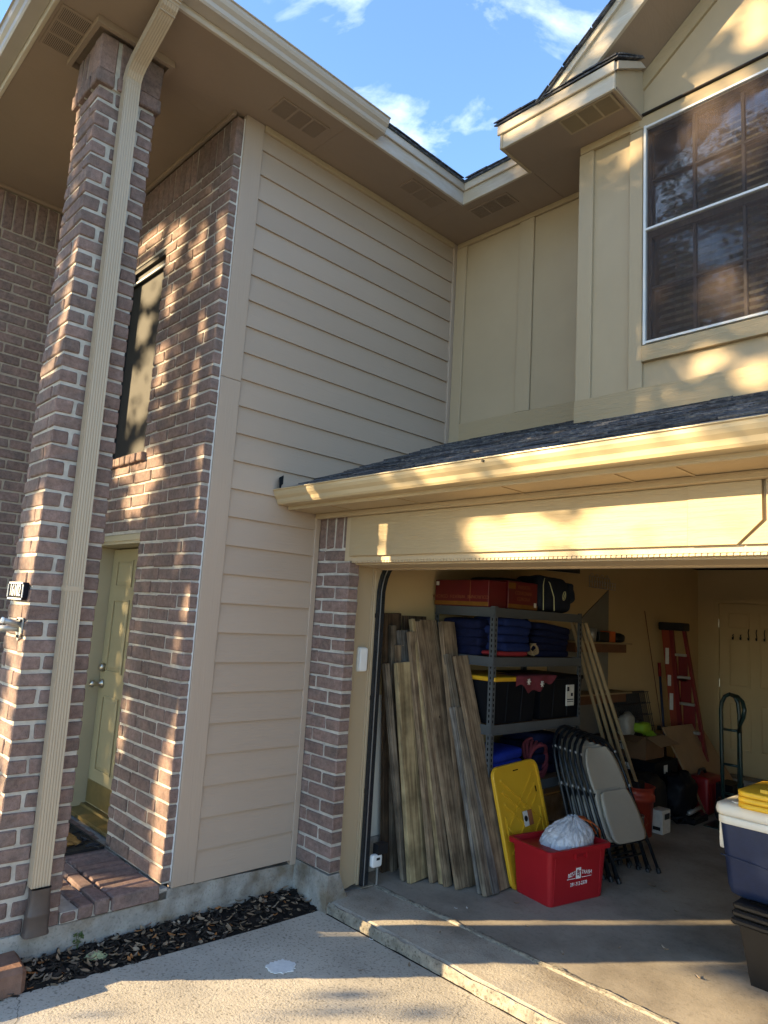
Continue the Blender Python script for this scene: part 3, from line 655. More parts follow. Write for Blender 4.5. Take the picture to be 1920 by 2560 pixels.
# gable window: alloy screen frame, mesh, glass, muntins, blind slats
WN = hp(MB().box(1.942, 1.957, 0.856, 0.884, 3.488, 4.958).box(2.905, 2.93, 0.856, 0.884, 3.488, 4.958).box(1.957, 2.905, 0.856, 0.884, 3.494, 3.508).box(1.957, 2.905, 0.856, 0.884, 4.938, 4.952).box(1.957, 2.905, 0.856, 0.884, 4.233, 4.247), 'window', 'screen_frame')
hp(MB().box(1.957, 2.905, 0.868, 0.869, 3.508, 4.23).box(1.957, 2.905, 0.868, 0.869, 4.25, 4.938), 'insect_screen', 'solar_screen', WN)
hp(MB().box(1.95, 2.92, 0.925, 0.928, 3.50, 4.95), 'pane', 'window_glass', WN)
hp(MB().box(1.945, 1.975, 0.90, 0.97, 3.495, 4.955).box(2.9, 2.93, 0.90, 0.97, 3.495, 4.955).box(1.975, 2.9, 0.90, 0.97, 3.495, 3.53).box(1.975, 2.9, 0.90, 0.97, 4.92, 4.955).box(1.975, 2.9, 0.90, 0.96, 4.20, 4.25), 'sash_frame', 'muntin', WN)
for xm in (2.235, 2.515, 2.79):
    hp(MB().box(xm-0.008, xm+0.008, 0.91, 0.94, 3.53, 4.92), 'muntin', 'muntin', WN)
for zm in (3.865, 4.59):
    hp(MB().box(1.975, 2.9, 0.907, 0.943, zm-0.007, zm+0.007), 'muntin', 'muntin', WN)
SLM = mesh_of([(-0.47, 0.0, 0.0), (0.47, 0.0, 0.0), (0.47, 0.030, 0.034), (-0.47, 0.030, 0.034), (-0.47, 0.003, 0.0), (0.47, 0.003, 0.0), (0.47, 0.033, 0.034), (-0.47, 0.033, 0.034)], [(0, 1, 2, 3), (7, 6, 5, 4), (0, 4, 5, 1), (1, 5, 6, 2), (2, 6, 7, 3), (3, 7, 4, 0)], 'slat')
z = 3.52
while z < 4.90:
    link('slat', SLM, 'slat', WN, (2.437, 1.02+rnd.uniform(-.002, .002), z)); z += 0.0465

# --- roofs
def slab(poly, n_off=0.03):
    """thick polygon, thickness upwards"""
    n = len(poly); v = [Vector(p) for p in poly]+[Vector(p)+Vector((0, 0, n_off)) for p in poly]
    f = [tuple(range(n)), tuple(range(2*n-1, n-1, -1))]+[(i, (i+1) % n, n+(i+1) % n, n+i) for i in range(n)]
    mb = MB(); mb.add(v, f); return mb
zE = 5.192
hp(slab([(0.49, -2.14, zE), (0.49, 0.81, zE), (-0.2, 1.5, zE+0.345), (-3.0, 4.3, zE+1.745), (-3.0, 1.35, zE+1.745)], 0.012), 'main_roof', 'shingle')
hp(slab([(0.49, 0.81, zE), (1.06, 0.81, zE), (1.06, 4.3, zE+1.745), (-3.0, 4.3, zE+1.745)], 0.012), 'main_roof', 'shingle')
hp(slab([(0.49, -2.14, zE), (-3.0, 1.35, zE+1.745), (-3.4, 1.35, zE+1.745), (-3.4, -2.14, zE)], 0.012), 'main_roof', 'shingle')
gx = 1.40
hp(slab([(gx, 0.47, rake_z(gx)+0.236), (3.9, 0.47, rake_z(3.9)+0.236), (3.9, 6, rake_z(3.9)+0.236), (gx, 6, rake_z(gx)+0.236)], 0.012), 'gable_roof', 'shingle')
hp(slab([(3.9, 0.47, rake_z(3.9)+0.236), (6.8, 0.47, rake_z(1.0)+0.236), (6.8, 6, rake_z(1.0)+0.236), (3.9, 6, rake_z(3.9)+0.236)], 0.012), 'gable_roof', 'shingle')
hp(slab([(1.03, 0.478, 5.20), (1.96, 0.478, 5.20), (1.975, 0.888, 5.445), (1.03, 0.888, 5.445)], 0.012), 'return_roof', 'shingle')
# ragged shingle edges
def edge_shingles(p0, p1, n, depth_dir, par=None):
    p0, p1 = Vector(p0), Vector(p1); d = (p1-p0)/n; dd = Vector(depth_dir)
    for i in range(n):
        a = p0+d*i; b = a+d*rnd.uniform(0.93, 1.0); jz = rnd.uniform(0, 0.008); o_ = -dd*rnd.uniform(0.0, 0.012)
        z0_, z1_ = Vector((0, 0, jz+0.0125)), Vector((0, 0, jz+0.0125+rnd.uniform(.006, .012)))
        hp(MB().hexa([a+o_+z0_, b+o_+z0_, b+dd+z0_, a+dd+z0_, a+o_+z1_, b+o_+z1_, b+dd+z1_, a+dd+z1_]), 'shingle', 'shingle', par)
UR = [o_ for o_ in bpy.data.objects if o_.name == 'main_roof'][0]
edge_shingles((0.495, -0.35, zE), (0.495, 0.80, zE), 9, (-0.16, 0, 0.08), UR)
edge_shingles((0.50, 0.805, zE), (1.04, 0.805, zE), 5, (0, 0.16, 0.08), UR)
edge_shingles((1.03, 0.47, 5.20), (1.955, 0.47, 5.20), 8, (0, 0.14, 0.085), UR)
edge_shingles((1.965, 0.49, 5.206), (1.975, 0.888, 5.444), 4, (-0.12, 0, 0.0), UR)
edge_shingles((1.38, 0.463, rake_z(1.38)+0.236), (2.3, 0.463, rake_z(2.3)+0.236), 9, (0, 0.2, 0.0), UR)
# garage roof deck and its shingle courses
gz = lambda y: 2.700+0.409*y
GR = hp(slab([(0.016, -0.335, gz(-.335)-0.03), (6.6, -0.335, gz(-.335)-0.03), (6.6, 1.32, gz(1.32)-0.03), (0.016, 1.32, gz(1.32)-0.03)], 0.03), 'garage_roof', 'shingle')
ang = math.atan(0.409); SHM = {}
row = 0; s_ = 0.0
while True:
    y = -0.352+s_*math.cos(ang)
    if y > 1.30: break
    x = 0.018-rnd.uniform(0, 0.15)
    while x < 3.7:
        w = rnd.choice((0.11, 0.16, 0.21, 0.27)); th = rnd.choice((0.005, 0.009)); x1 = x+w-0.004
        if x1 > 0.05 and not (y > 0.86 and x > 1.47):
            key = (w, th, rnd.randrange(2))
            if key not in SHM:
                rn = random.Random(str(key))
                sk = rn.uniform(-.008, .008)
                v = [(-w/2+.002, 0, 0), (w/2-.002, sk, 0), (w/2-.002, .17, -0.008), (-w/2+.002, .17, -0.008), (-w/2+.002, 0, th), (w/2-.002, sk, th), (w/2-.002, .17, th-.008), (-w/2+.002, .17, th-.008)]
                SHM[key] = mesh_of(v, [(0, 3, 2, 1), (4, 5, 6, 7), (0, 1, 5, 4), (1, 2, 6, 5), (2, 3, 7, 6), (3, 0, 4, 7)], 'shingle')
            o_ = link('shingle', SHM[key], 'shingle', GR, (max(x+w/2, 0.018+w/2), y+rnd.uniform(-.004, .004), gz(y)+0.009)); o_.rotation_euler = (ang, 0, 0)
        x += w
    s_ += 0.142; row += 1
# --- garage eave, header and door frame
hp(MB().cbox(0.017, 6.4, -0.2905, -0.272, 2.43, 2.56, 0.003), 'garage_fascia', 'khaki_x')
GSO = hp(MB().box(0.017, 6.4, -0.2715, -0.002, 2.436, 2.446), 'garage_soffit', 'khaki_x')
for xx in (0.42, 1.02, 1.75, 2.35, 2.62):
    hp(MB().box(xx, xx+0.012, -0.27, -0.06, 2.431, 2.436), 'joint_strip', 'khaki_x', GSO)
hp(MB().cbox(0.03, 6.4, -0.062, -0.024, 2.400, 2.4355, 0.004), 'garage_frieze', 'khaki_x')
GH = hp(MB().box(0.30, 6.4, 0.0, 0.30, 2.11, 2.62).box(0.016, 0.30, 0.02, 0.3, 2.435, 2.62), 'garage_header', 'jamb')
hp(MB().cbox(0.362, 2.579, -0.0225, -0.0005, 2.14, 2.4, 0.002), 'header_board', 'khaki_x', GH)
hp(MB().prism([(2.5795, 2.14), (2.778, 2.14), (2.876, 2.236), (2.876, 2.399), (2.5795, 2.399)], 'y', -0.0265, -0.0005), 'header_board', 'khaki_x', GH)
hp(MB().prism([(2.795, 2.14), (6.4, 2.14), (6.4, 2.399), (2.892, 2.399), (2.892, 2.232)], 'y', -0.0225, -0.0005), 'header_board', 'khaki_x', GH)
# head jamb: ribbed weather seal, lower frame
sl_ = MB()
x = 0.37
while x < 3.6:
    sl_.box(x, x+0.016, 0.004, 0.052, 2.098, 2.138); sl_.box(x+0.016, x+0.026, 0.008, 0.052, 2.098, 2.136); x += 0.026
hp(sl_, 'weather_seal', 'jamb', GH)
hp(MB().box(0.300, 6.4, 0.053, 0.30, 2.088, 2.1095), 'head_jamb', 'jamb', GH)
hp(MB().box(0.300, 6.4, 0.30, 0.345, 2.078, 2.32), 'head_stop', 'jamb', GH)
# left jamb boards (face +X)
JB = MB().prism([(0.0915, 0.0), (0.286, 0.04), (0.286, 2.098), (0.0915, 2.098)], 'x', 0.20, 0.29)
JB = hp(JB, 'door_jamb', 'jamb')
hp(MB().cbox(0.29, 0.302, 0.130, 0.139, 0.02, 2.09, 0.002), 'jamb_bead', 'jamb', JB)
hp(MB().cbox(0.2905, 0.306, 0.2865, 0.350, 0.03, 2.085, 0.003), 'jamb_stop', 'jamb', JB)
hp(MB().cbox(0.2905, 0.298, 0.272, 0.286, 0.04, 2.09, 0.002), 'jamb_bead', 'jamb', JB)

# --- garage interior
GI = hp(MB().box(0.03, 0.10, 0.345, 6.25, 0.23, 2.62), 'garage_wall', 'wall_cream')
hp(MB().box(0.03, 0.112, 0.345, 6.2, -0.1, 0.228), 'stem_wall', 'foundation')
hp(MB().box(0.1005, 0.104, 0.352, 1.3, 0.23, 1.2), 'lower_panel', 'wall_low', GI)
hp(MB().box(0.03, 6.3, 6.2, 6.3, -0.1, 2.7), 'garage_wall', 'wall_cream')
hp(MB().box(6.2, 6.3, 0.35, 6.3, -0.1, 2.7), 'garage_wall', 'wall_cream')
hp(MB().box(5.3, 6.4, 0.0, 0.3, -0.1, 2.1), 'garage_wall', 'khaki')
hp(MB().box(0.03, 6.4, 0.30, 6.3, 2.62, 2.68), 'garage_ceiling', 'ceiling')
# open sectional door hanging under the ceiling on curved tracks
GD = hp(MB().box(0.40, 5.2, 0.55, 2.85, 2.36, 2.40), 'garage_door', 'galv')
for i in range(4):
    hp(MB().box(0.42, 5.18, 0.57+0.575*i, 1.10+0.575*i, 2.352, 2.3598), 'door_panel', 'galv', GD)
TR = MB()
path = [(0.325, 0.325, 0.03)]+[(0.325, 0.330, 1.93)]
for i in range(1, 9):
    a = i/8*math.pi/2*0.92; path.append((0.325, 0.335+0.30*(1-math.cos(a)), 1.93+0.30*math.sin(a)))
path.append((0.325, 2.9, 2.30))
def strip_path(pts, wx, th):
    v = []; f = []
    pts = [Vector(p) for p in pts]; n = len(pts)
    for i, p in enumerate(pts):
        t = (pts[min(i+1, n-1)]-pts[max(i-1, 0)]).normalized(); nn = Vector((1, 0, 0)).cross(t)
        for (a, b) in ((-wx/2, -th/2), (wx/2, -th/2), (wx/2, th/2), (-wx/2, th/2)): v.append(p+Vector((a, 0, 0))+nn*b)
    for i in range(n-1):
        for k_ in range(4): f.append((i*4+k_, i*4+(k_+1) % 4, (i+1)*4+(k_+1) % 4, (i+1)*4+k_))
    f += [(3, 2, 1, 0), ((n-1)*4, (n-1)*4+1, (n-1)*4+2, (n-1)*4+3)]
    mb = MB(); mb.add(v, f); return mb
TRK = hp(strip_path(path, 0.028, 0.055), 'door_track', 'track')
hp(strip_path([(p[0]+0.016, p[1]-0.012, p[2]) for p in path[:-1]], 0.004, 0.006), 'rim_highlight', 'galv', TRK)  # pale rim strip, its colour stands in for the highlight on the track
for zb in (0.6, 1.2, 1.75):
    hp(MB().box(0.305, 0.338, 0.30, 0.3235, zb, zb+0.03), 'bracket', 'black', TRK)
hp(MB().box(0.30, 0.42, 0.40, 0.42, 2.085, 2.11), 'bracket', 'black', TRK)
# door in the back wall
ID = hp(MB().box(0.38, 1.26, 6.165, 6.1995, 0.15, 2.17), 'interior_door', 'wall_cream')
hp(MB().box(0.31, 0.372, 6.155, 6.1995, 0.0, 2.24).box(1.268, 1.33, 6.155, 6.1995, 0.0, 2.24).box(0.372, 1.268, 6.155, 6.1995, 2.18, 2.24), 'casing', 'wall_cream', ID)
hp(MB().box(0.30, 1.34, 5.9, 6.19, 0.0, 0.14), 'step', 'foundation')
for (xa, xb) in ((0.49, 0.72), (0.845, 1.08)):
    for (za, zb) in ((1.875, 2.065), (1.175, 1.745), (0.425, 0.975)):
        hp(MB().hexa([(xa, 6.166, za), (xb, 6.166, za), (xb, 6.166, zb), (xa, 6.166, zb), (xa+.02, 6.158, za+.02), (xb-.02, 6.158, za+.02), (xb-.02, 6.158, zb-.02), (xa+.02, 6.158, zb-.02)]), 'panel', 'wall_cream', ID)
        hp(MB().box(xa-.012, xa, 6.156, 6.165, za-.012, zb+.012).box(xb, xb+.012, 6.156, 6.165, za-.012, zb+.012).box(xa, xb, 6.156, 6.165, za-.012, za).box(xa, xb, 6.156, 6.165, zb, zb+.012), 'panel_mould', 'wall_cream', ID)
for zh in (1.93, 1.20, 0.40):
    hp(MB().tube([(0.377, 6.15, zh-.05), (0.377, 6.15, zh+.05)], 0.008), 'hinge', 'nickel', ID)
# grey plywood and two small wall shelves on the garage wall
GP = hp(MB().prism([(2.75, 0.25), (3.88, 0.25), (3.872, 2.18), (3.36, 1.88), (2.75, 1.50)], 'x', 0.1005, 0.112), 'plywood_panel', 'grey_ply')
for zs in (1.64, 1.15):
    hp(MB().box(0.112, 0.34, 2.9, 3.95, zs-0.015, zs), 'wall_shelf', 'trim_wood', GP)
    hp(MB().box(0.112, 0.30, 2.9, 3.90, zs-0.10, zs-0.016), 'shelf_cleat', 'shelf_wood', GP)
hp(MB().box(0.112, 0.22, 2.9, 3.9, 0.62, 0.72), 'shelf_cleat', 'shelf_wood', GP)

# ------------------------------------------------------------------ brick porch wall with front door and tall screened window
PW = thing('porch_wall', 'brown brick porch wall with olive front door and tall dark screened window', 'brick wall', (-1.0, -0.95, 0.19))
JT = 0.0145
core = MB()
yA, yB = -0.9425, -0.80
core.box(-0.742, 0.0225, yA, yB, 0.19, 5.0); core.box(-2.2, -1.622, yA, yB, 0.19, 2.23)
core.box(-1.622, -0.742, yA, yB, 2.232, 2.81)
core.box(-2.2, -1.622, yA, yB, 2.23, 5.0); core.box(-1.622, -1.542, yA, yB, 2.81, 4.370); core.box(-0.838, -0.742, yA, yB, 2.81, 4.370); core.box(-1.622, -0.742, yA, yB, 4.372, 5.0)
core.build('mortar', 'mortar', PW)
far = MB()
COW = 0.0855
z = 0.20; kk = 0
while z+COW < 4.76:
    z0, z1 = z, z+COW-JT
    st = -0.13 if kk % 2 == 0 else -0.225
    edges = [0.03]; x = st
    while x > -2.2: edges.append(x); x -= 0.27
    edges.append(-2.2)
    for i in range(len(edges)-1):
        xb, xa = edges[i]-(0 if i == 0 else JT/2), edges[i+1]+JT/2
        zm = (z0+z1)/2
        holes = []
        if zm < 2.232: holes = [(-1.622, -0.745)]
        elif 2.735 < zm < 2.81: holes = [(-1.56, -0.80)]
        elif 2.80 < zm < 4.370: holes = [(-1.542, -0.842)]
        segs = [(xa, xb)]
        for (h0, h1) in holes:
            ns = []
            for (a, b) in segs:
                if b <= h0 or a >= h1: ns.append((a, b)); continue
                if a < h0: ns.append((a, h0))
                if b > h1: ns.append((h1, b))
            segs = ns
        for (a, b) in segs:
            if b-a < 0.025: continue
            if a < -1.55: far.add(*cbox_data((a+b)/2, -0.905, zm, b-a, 0.09, z1-z0, 0.005))
            else: brick(PW, a, b, -0.95, -0.86, z0, z1)
    z += COW; kk += 1
x = 0.03; zt0 = z
while x > -2.15:
    if x > -1.5: brick(PW, x-0.0735, x, -0.95, -0.86, zt0, 4.998)
    else: far.add(*cbox_data(x-0.038, -0.905, (zt0+4.998)/2, 0.0755, 0.09, 4.998-zt0, 0.005))
    x -= 0.086
o = far.build('brick_mass', 'brick', PW); tag(o, kind='stuff')
x = -0.80
while x > -1.55:
    brick(PW, x-0.078, x, -0.985, -0.87, 2.742, 2.806); x -= 0.089
# tall window with a dark solar screen, recessed
WB = MB().box(-1.542, -1.515, -0.905, -0.86, 2.815, 4.335).box(-0.866, -0.84, -0.905, -0.86, 2.815, 4.335).box(-1.515, -0.866, -0.905, -0.86, 2.815, 2.845).box(-1.515, -0.866, -0.905, -0.86, 4.275, 4.335).build('screen_window', 'black', PW)
MB().box(-1.515, -0.866, -0.878, -0.874, 2.845, 4.275).build('screen_cloth', 'screen_cloth', WB)
MB().box(-1.54, -0.842, -0.915, -0.9055, 4.271, 4.285).build('screen_rail', 'screen_frame', WB)
MB().box(-1.54, -0.842, -0.935, -0.87, 4.337, 4.369).build('lintel', 'muntin', WB)
MB().box(-1.54, -0.84, -0.86, -0.72, 2.81, 4.371).build('window_back', 'void', WB)
# front door
ED = MB().box(-1.575, -0.755, -0.765, -0.72, 0.262, 2.152).build('front_door', 'door_paint', PW)
def dpanel(xa, xb, za, zb):
    MB().hexa([(xa, -0.7655, za), (xb, -0.7655, za), (xb, -0.7655, zb), (xa, -0.7655, zb), (xa+.03, -0.774, za+.03), (xb-.03, -0.774, za+.03), (xb-.03, -0.774, zb-.03), (xa+.03, -0.774, zb-.03)]).build('panel', 'door_paint', ED)
    e_ = .010
    MB().box(xa-e_, xa, -0.7745, -0.765, za-e_, zb+e_).box(xb, xb+e_, -0.7745, -0.765, za-e_, zb+e_).box(xa, xb, -0.7745, -0.765, za-e_, za).box(xa, xb, -0.7745, -0.765, zb, zb+e_).build('panel_mould', 'door_paint', ED)
for (xa, xb) in ((-1.455, -1.20), (-1.13, -0.875)):
    for (za, zb) in ((1.875, 2.055), (1.235, 1.755), (0.52, 1.04)): dpanel(xa, xb, za, zb)
MB().box(-1.565, -0.765, -0.7685, -0.766, 0.27, 0.43).build('kick_plate', 'brass', ED)
MB().lathe([(0.0, -0.862), (0.018, -0.858), (0.027, -0.845), (0.027, -0.832), (0.013, -0.815), (0.011, -0.785), (0.033, -0.778), (0.036, -0.766)], (-1.515, 0, 1.13), 20, 'y').build('door_knob', 'nickel', ED, True)
MB().lathe([(0.0, -0.800), (0.024, -0.800), (0.028, -0.785), (0.034, -0.768)], (-1.515, 0, 1.252), 20, 'y').build('deadbolt', 'nickel', ED, True)
DJ = MB().box(-1.622, -1.583, -0.935, -0.70, 0.235, 2.23).build('door_frame', 'door_jamb', PW)
MB().box(-0.7495, -0.742, -0.86, -0.70, 0.235, 2.16).build('frame_side', 'door_jamb', DJ)
MB().box(-1.583, -0.742, -0.938, -0.70, 2.163, 2.23).build('frame_head', 'door_jamb', DJ)
MB().box(-1.583, -0.742, -0.948, -0.938, 2.185, 2.215).build('head_mould', 'door_jamb', DJ)
MB().prism([(-0.885, 0.20), (-0.885, 0.225), (-0.80, 0.24), (-0.795, 0.255), (-0.70, 0.258), (-0.70, 0.20)], 'x', -1.62, -0.742).build('threshold', 'brass', PW)
MB().box(-1.62, -0.742, -0.72, -0.69, 0.2, 2.2).build('door_back', 'void', PW)

PW.location += Vector((-0.034, 0.011, 0))
# brick porch floor and step (rowlock edge)
PF = thing('porch_floor', 'brick paved porch floor and step edge beside the column', 'brick floor', (-0.4, -1.2, 0.11))
MB().box(-2.2, 0.006, -1.485, -0.90, 0.1125, 0.172).box(-2.2, -0.062, -1.24, -0.86, 0.172, 0.1735).box(-2.2, -0.36, -2.42, -1.485, 0.1125, 0.19).build('mortar', 'mortar', PF)
x = 0.028; i = 0
while x > -0.95:
    w = 0.105 if i == 0 else 0.072
    brick(PF, x-w, x, -1.222, -0.952, 0.122, 0.198, chamfer=0.008); x -= w+0.011; i += 1
for j, yy in enumerate((-1.312, -1.398, -1.482)):
    x = 0.022-0.004*j
    for i in range(4):
        w = 0.125 if (j == 1 and i == 0) else 0.20
        brick(PF, x-w, x, yy, yy+0.076, 0.120-0.0*j, 0.197-0.012*j, chamfer=0.008); x -= w+0.011
x = -0.955
while x > -1.7:
    brick(PF, x-0.072, x, -1.222, -0.90, 0.14, 0.196); x -= 0.083

# ------------------------------------------------------------------ porch back wall
BW = thing('porch_back_wall', 'shaded brown brick wall at the far left behind the porch column', 'brick wall', (-2.2, -1.5, 0.19))
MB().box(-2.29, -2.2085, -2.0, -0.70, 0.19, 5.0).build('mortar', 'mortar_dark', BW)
z = 0.205; kk = 0
while z+CO < 4.76:
    y = -1.99-(0.135 if kk % 2 else 0)
    while y < -0.96:
        a, b = max(y, -1.99), min(y+0.27-JT, -0.957)
        if b-a > 0.03: brick(BW, -2.29, -2.2, a, b, z, z+CO-JT)
        y += 0.27
    z += CO; kk += 1
y = -1.99
while y < -1.04:
    brick(BW, -2.29, -2.2, y, y+0.0735, z, 4.998); y += 0.084

# ------------------------------------------------------------------ porch column
PC = thing('porch_column', 'tall square brown brick porch column carrying the house number', 'column', (-0.18, -1.66, 0.115))
MB().box(-0.332, -0.0075, -1.8225, -1.4945, 0.112, 5.0).build('mortar', 'mortar', PC)
z = 0.118; kk = 0
while z+CO < 4.72:
    z0, z1 = z, z+CO-JT
    if kk % 2 == 0:
        brick(PC, -0.09, 0, -1.83, -1.663, z0, z1); brick(PC, -0.09, 0, -1.651, -1.487, z0, z1)
        brick(PC, -0.34, -0.103, -1.83, -1.74, z0, z1)
    else:
        brick(PC, -0.262, 0, -1.83, -1.741, z0, z1); brick(PC, -0.34, -0.276, -1.83, -1.741, z0, z1)
        brick(PC, -0.09, 0, -1.722, -1.594, z0, z1); brick(PC, -0.262, 0, -1.576, -1.487, z0, z1)
    z += CO; kk += 1
zc = z
cap = [(-1.851, -1.748), (-1.730, -1.620), (-1.602, -1.487+0.02)]
MB().box(-0.355, 0.007, -1.836, -1.478, zc+.002, 4.99).build('mortar', 'mortar', PC)
for (a, b) in cap:
    brick(PC, -0.09, 0.024, a, b, zc, zc+0.085); brick(PC, -0.09, 0.014, a+0.004, b-0.004, zc+0.088, 4.99)
for (a, b) in ((-0.19, -0.10), (-0.275, -0.203), (-0.365, -0.288)):
    brick(PC, a, b, -1.853, -1.76, zc, zc+0.085); brick(PC, a+.003, b-.003, -1.843, -1.76, zc+0.086, 4.99)
MB().box(-0.415, -0.40, -1.90, -1.43, 4.985, 5.0295).box(-0.40, 0.045, -1.90, -1.875, 4.985, 5.0295).box(0.045, 0.072, -1.90, -1.43, 4.985, 5.0295).box(-0.40, 0.045, -1.455, -1.43, 4.985, 5.0295).build('cap_trim', 'soffit', PC)

# ------------------------------------------------------------------ brick pier by the garage door
GPI = thing('brick_pier', 'narrow brown brick strip between the lap siding and the garage opening', 'brick pier', (0.18, 0.0, 0.165))
MB().box(0.0, 0.3465, 0.0075, 0.0895, 0.166, 2.435).box(0.0, 0.28, 0.0895, 0.30, 0.166, 2.435).build('mortar', 'mortar', GPI)
z = 0.170; kk = 0
while z+CO < 2.225:
    z0, z1 = z, z+CO-JT
    if kk % 2 == 0: brick(GPI, 0.004, 0.209, 0, 0.09, z0, z1); brick(GPI, 0.221, 0.354, 0, 0.09, z0, z1)
    else: brick(GPI, 0.004, 0.078, 0, 0.09, z0, z1); brick(GPI, 0.090, 0.354, 0, 0.09, z0, z1)
    z += CO; kk += 1
for i in range(4): brick(GPI, 0.006+0.088*i, 0.006+0.088*i+0.075, 0, 0.09, z, 2.434)

# ------------------------------------------------------------------ small fixtures outside
t = thing('number_plaque', 'black house number plaque reading 16102 on the brick column', 'sign', (-0.155, -1.83, 1.735))
pl = [(-0.125, 0.012), (-0.113, 0.0), (0.113, 0.0), (0.125, 0.012), (0.125, 0.078), (0.113, 0.09), (-0.113, 0.09), (-0.125, 0.078)]
MB().prism(pl, 'y', -0.026, -0.001).build('plate', 'plaque_black', t, local=True)
MB().prism([(-0.112, .0), (.112, .0), (.112, .008), (-0.112, .008)], 'y', -0.0295, -0.0262).prism([(-0.112, .082), (.112, .082), (.112, .09), (-0.112, .09)], 'y', -0.0295, -0.0262).prism([(.117, .012), (.125, .012), (.125, .078), (.117, .078)], 'y', -0.0295, -0.0262).prism([(-.125, .012), (-.117, .012), (-.117, .078), (-.125, .078)], 'y', -0.0295, -0.0262).build('rim', 'white', t, local=True)
text_mesh('digits', '16102', 0.086, 'white', t, (0, -0.0275, 0.045), (1, 0, 0), (0, 0, 1), 0.0015, True, 0.85)
t = thing('flag_bracket', 'grey metal double flagpole bracket on the brick column', 'bracket', (-0.075, -1.832, 1.60))
MB().prism([(-0.045, -0.03), (0.0, -0.075), (0.045, -0.03), (0.045, 0.045), (-0.045, 0.045)], 'y', -0.008, -0.001).build('base_plate', 'galv', t, local=True)
for s_, ln in ((-1, 0.10), (1, 0.095)):
    d = Vector((s_*0.35-0.15, -1, 0.18*(1 if s_ > 0 else -.1))).normalized()
    p0 = Vector((0.012*s_, -0.006, -0.012 if s_ < 0 else 0.012)); p1 = p0+d*ln
    MB().tube([p0, p1], [0.016, 0.0145], 16).build('tube', 'galv', t, True, local=True)
    MB().tube([p1-d*0.003, p1+d*0.003], 0.016, 16).build('tube_mouth', 'white', t, True, local=True)
for (a, b) in ((-.03, .03), (.03, .03), (0, -.05)):
    MB().tube([(a, -.009, b), (a, -.015, b)], .008, 10).build('screw', 'black', t, local=True)
t = thing('wireless_keypad', 'white garage door keypad on the tan jamb', 'keypad', (0.291, 0.210, 1.391))
MB().superell((0.014, 0, 0.077), (0.017, 0.034, 0.077), 0.22, 32, 16).build('cover', 'white', t, True, local=True)
MB().superell((0.005, 0, 0.077), (0.009, 0.040, 0.082), 0.25, 32, 12).build('base', 'label_paper', t, True, local=True)
t = thing('doormat', 'coir doormat with black rubber lattice border at the front door', 'doormat', (-1.1, -1.2, 0.2))
v = MB(); v.box(-0.38, 0.38, -0.235, 0.235, 0, 0.010).build('rubber_base', 'black', t, local=True)
lat = MB()
for i in range(60):
    if rnd.random() < 0.5: x, y = rnd.choice((-1, 1))*rnd.uniform(0.27, 0.37), rnd.uniform(-0.23, 0.23)
    else: x, y = rnd.uniform(-0.37, 0.37), rnd.choice((-1, 1))*rnd.uniform(0.15, 0.225)
    a = rnd.uniform(0, 3.14); d = Vector((math.cos(a), math.sin(a), 0))*0.035
    lat.tube([Vector((x, y, .011))-d, Vector((x, y, .017)), Vector((x, y, .011))+d], .005, 5)
lat.box(-.38, .38, -.235, -.222, .01, .017).box(-.38, .38, .222, .235, .01, .017).box(.366, .38, -.222, .222, .01, .017).box(-.38, -.366, -.222, .222, .01, .017)
lat.build('lattice', 'black', t, local=True)
MB().superell((0, 0, .012), (.26, .15, .014), .35, 48, 10, .12, 30).build('coir_pad', 'coir', t, local=True)
t = thing('paver_block', 'weathered red edging block at the lower left beside the driveway', 'paver', (0.08, -1.93, -0.07), RAD(-4))
MB().add(*cbox_data(0, 0, 0.055, 0.24, 0.50, 0.13, 0.022, 0.006, random.Random(3))).build('block', 'paver', t, local=True)
t = thing('photo_eye', 'small white door sensor with black hood by the garage track', 'sensor', (0.33, 0.43, 0.12))
MB().superell((0.012, -0.02, 0.05), (0.018, 0.045, 0.04), .35, 24, 12).build('case', 'white', t, True, local=True)
MB().box(-0.02, 0.03, -0.02, 0.07, 0.085, 0.15).build('hood', 'black', t, local=True)
MB().tube([(-.01, .02, -.12), (-.01, .02, .06)], .008).build('stem', 'galv', t, local=True)
MB().box(0.028, 0.0315, -0.03, 0.0, 0.055, 0.07).build('lens', 'black', t, local=True)

# ------------------------------------------------------------------ lumber leaning on the left garage wall
def plank(label, b, tp, w, th, mt, yaw=0.0):
    b, tp = Vector((b[0], b[1], 0.0)), Vector(tp); zax = tp-b; L = zax.length; zax.normalize()
    yref = Vector((math.sin(yaw), math.cos(yaw), 0)); xax = yref.cross(zax).normalized(); yax = zax.cross(xax)
    rn = random.Random(label)
    v, f = cbox_data(0, 0, L/2, th, w, L, 0.003, 0.0015, rn)
    lift = 0.5*th*abs(xax.z)+0.5*w*abs(yax.z)
    o = link('wood_plank', mesh_of(v, f, 'wood_plank'), mt, None, b+Vector((0, 0, lift)))
    mw = Matrix((xax, yax, zax)).transposed().to_4x4(); o.rotation_euler = mw.to_euler()
    return tag(o, label, 'plank', 'boards leaning inside the garage')
plank('dark brown board at the back left of the leaning lumber, tallest at left', (0.17, 0.72), (0.125, 0.645, 1.785), 0.17, 0.03, 'wood_dark')
plank('wide dark brown board behind the others, second from the left at top', (0.24, 0.90), (0.13, 0.88, 1.775), 0.24, 0.03, 'wood_dark')
plank('thin grey strip leaning at the far left edge of the lumber', (0.19, 0.735), (0.165, 0.615, 1.70), 0.055, 0.035, 'wood_grey')
plank('grey brown strip with square end beside the far left strip', (0.245, 0.81), (0.20, 0.66, 1.56), 0.07, 0.035, 'wood_brown')
plank('silvery weathered board with a large knot, short, left half of the lumber', (0.33, 0.86), (0.19, 0.725, 1.665), 0.15, 0.035, 'wood_silver')
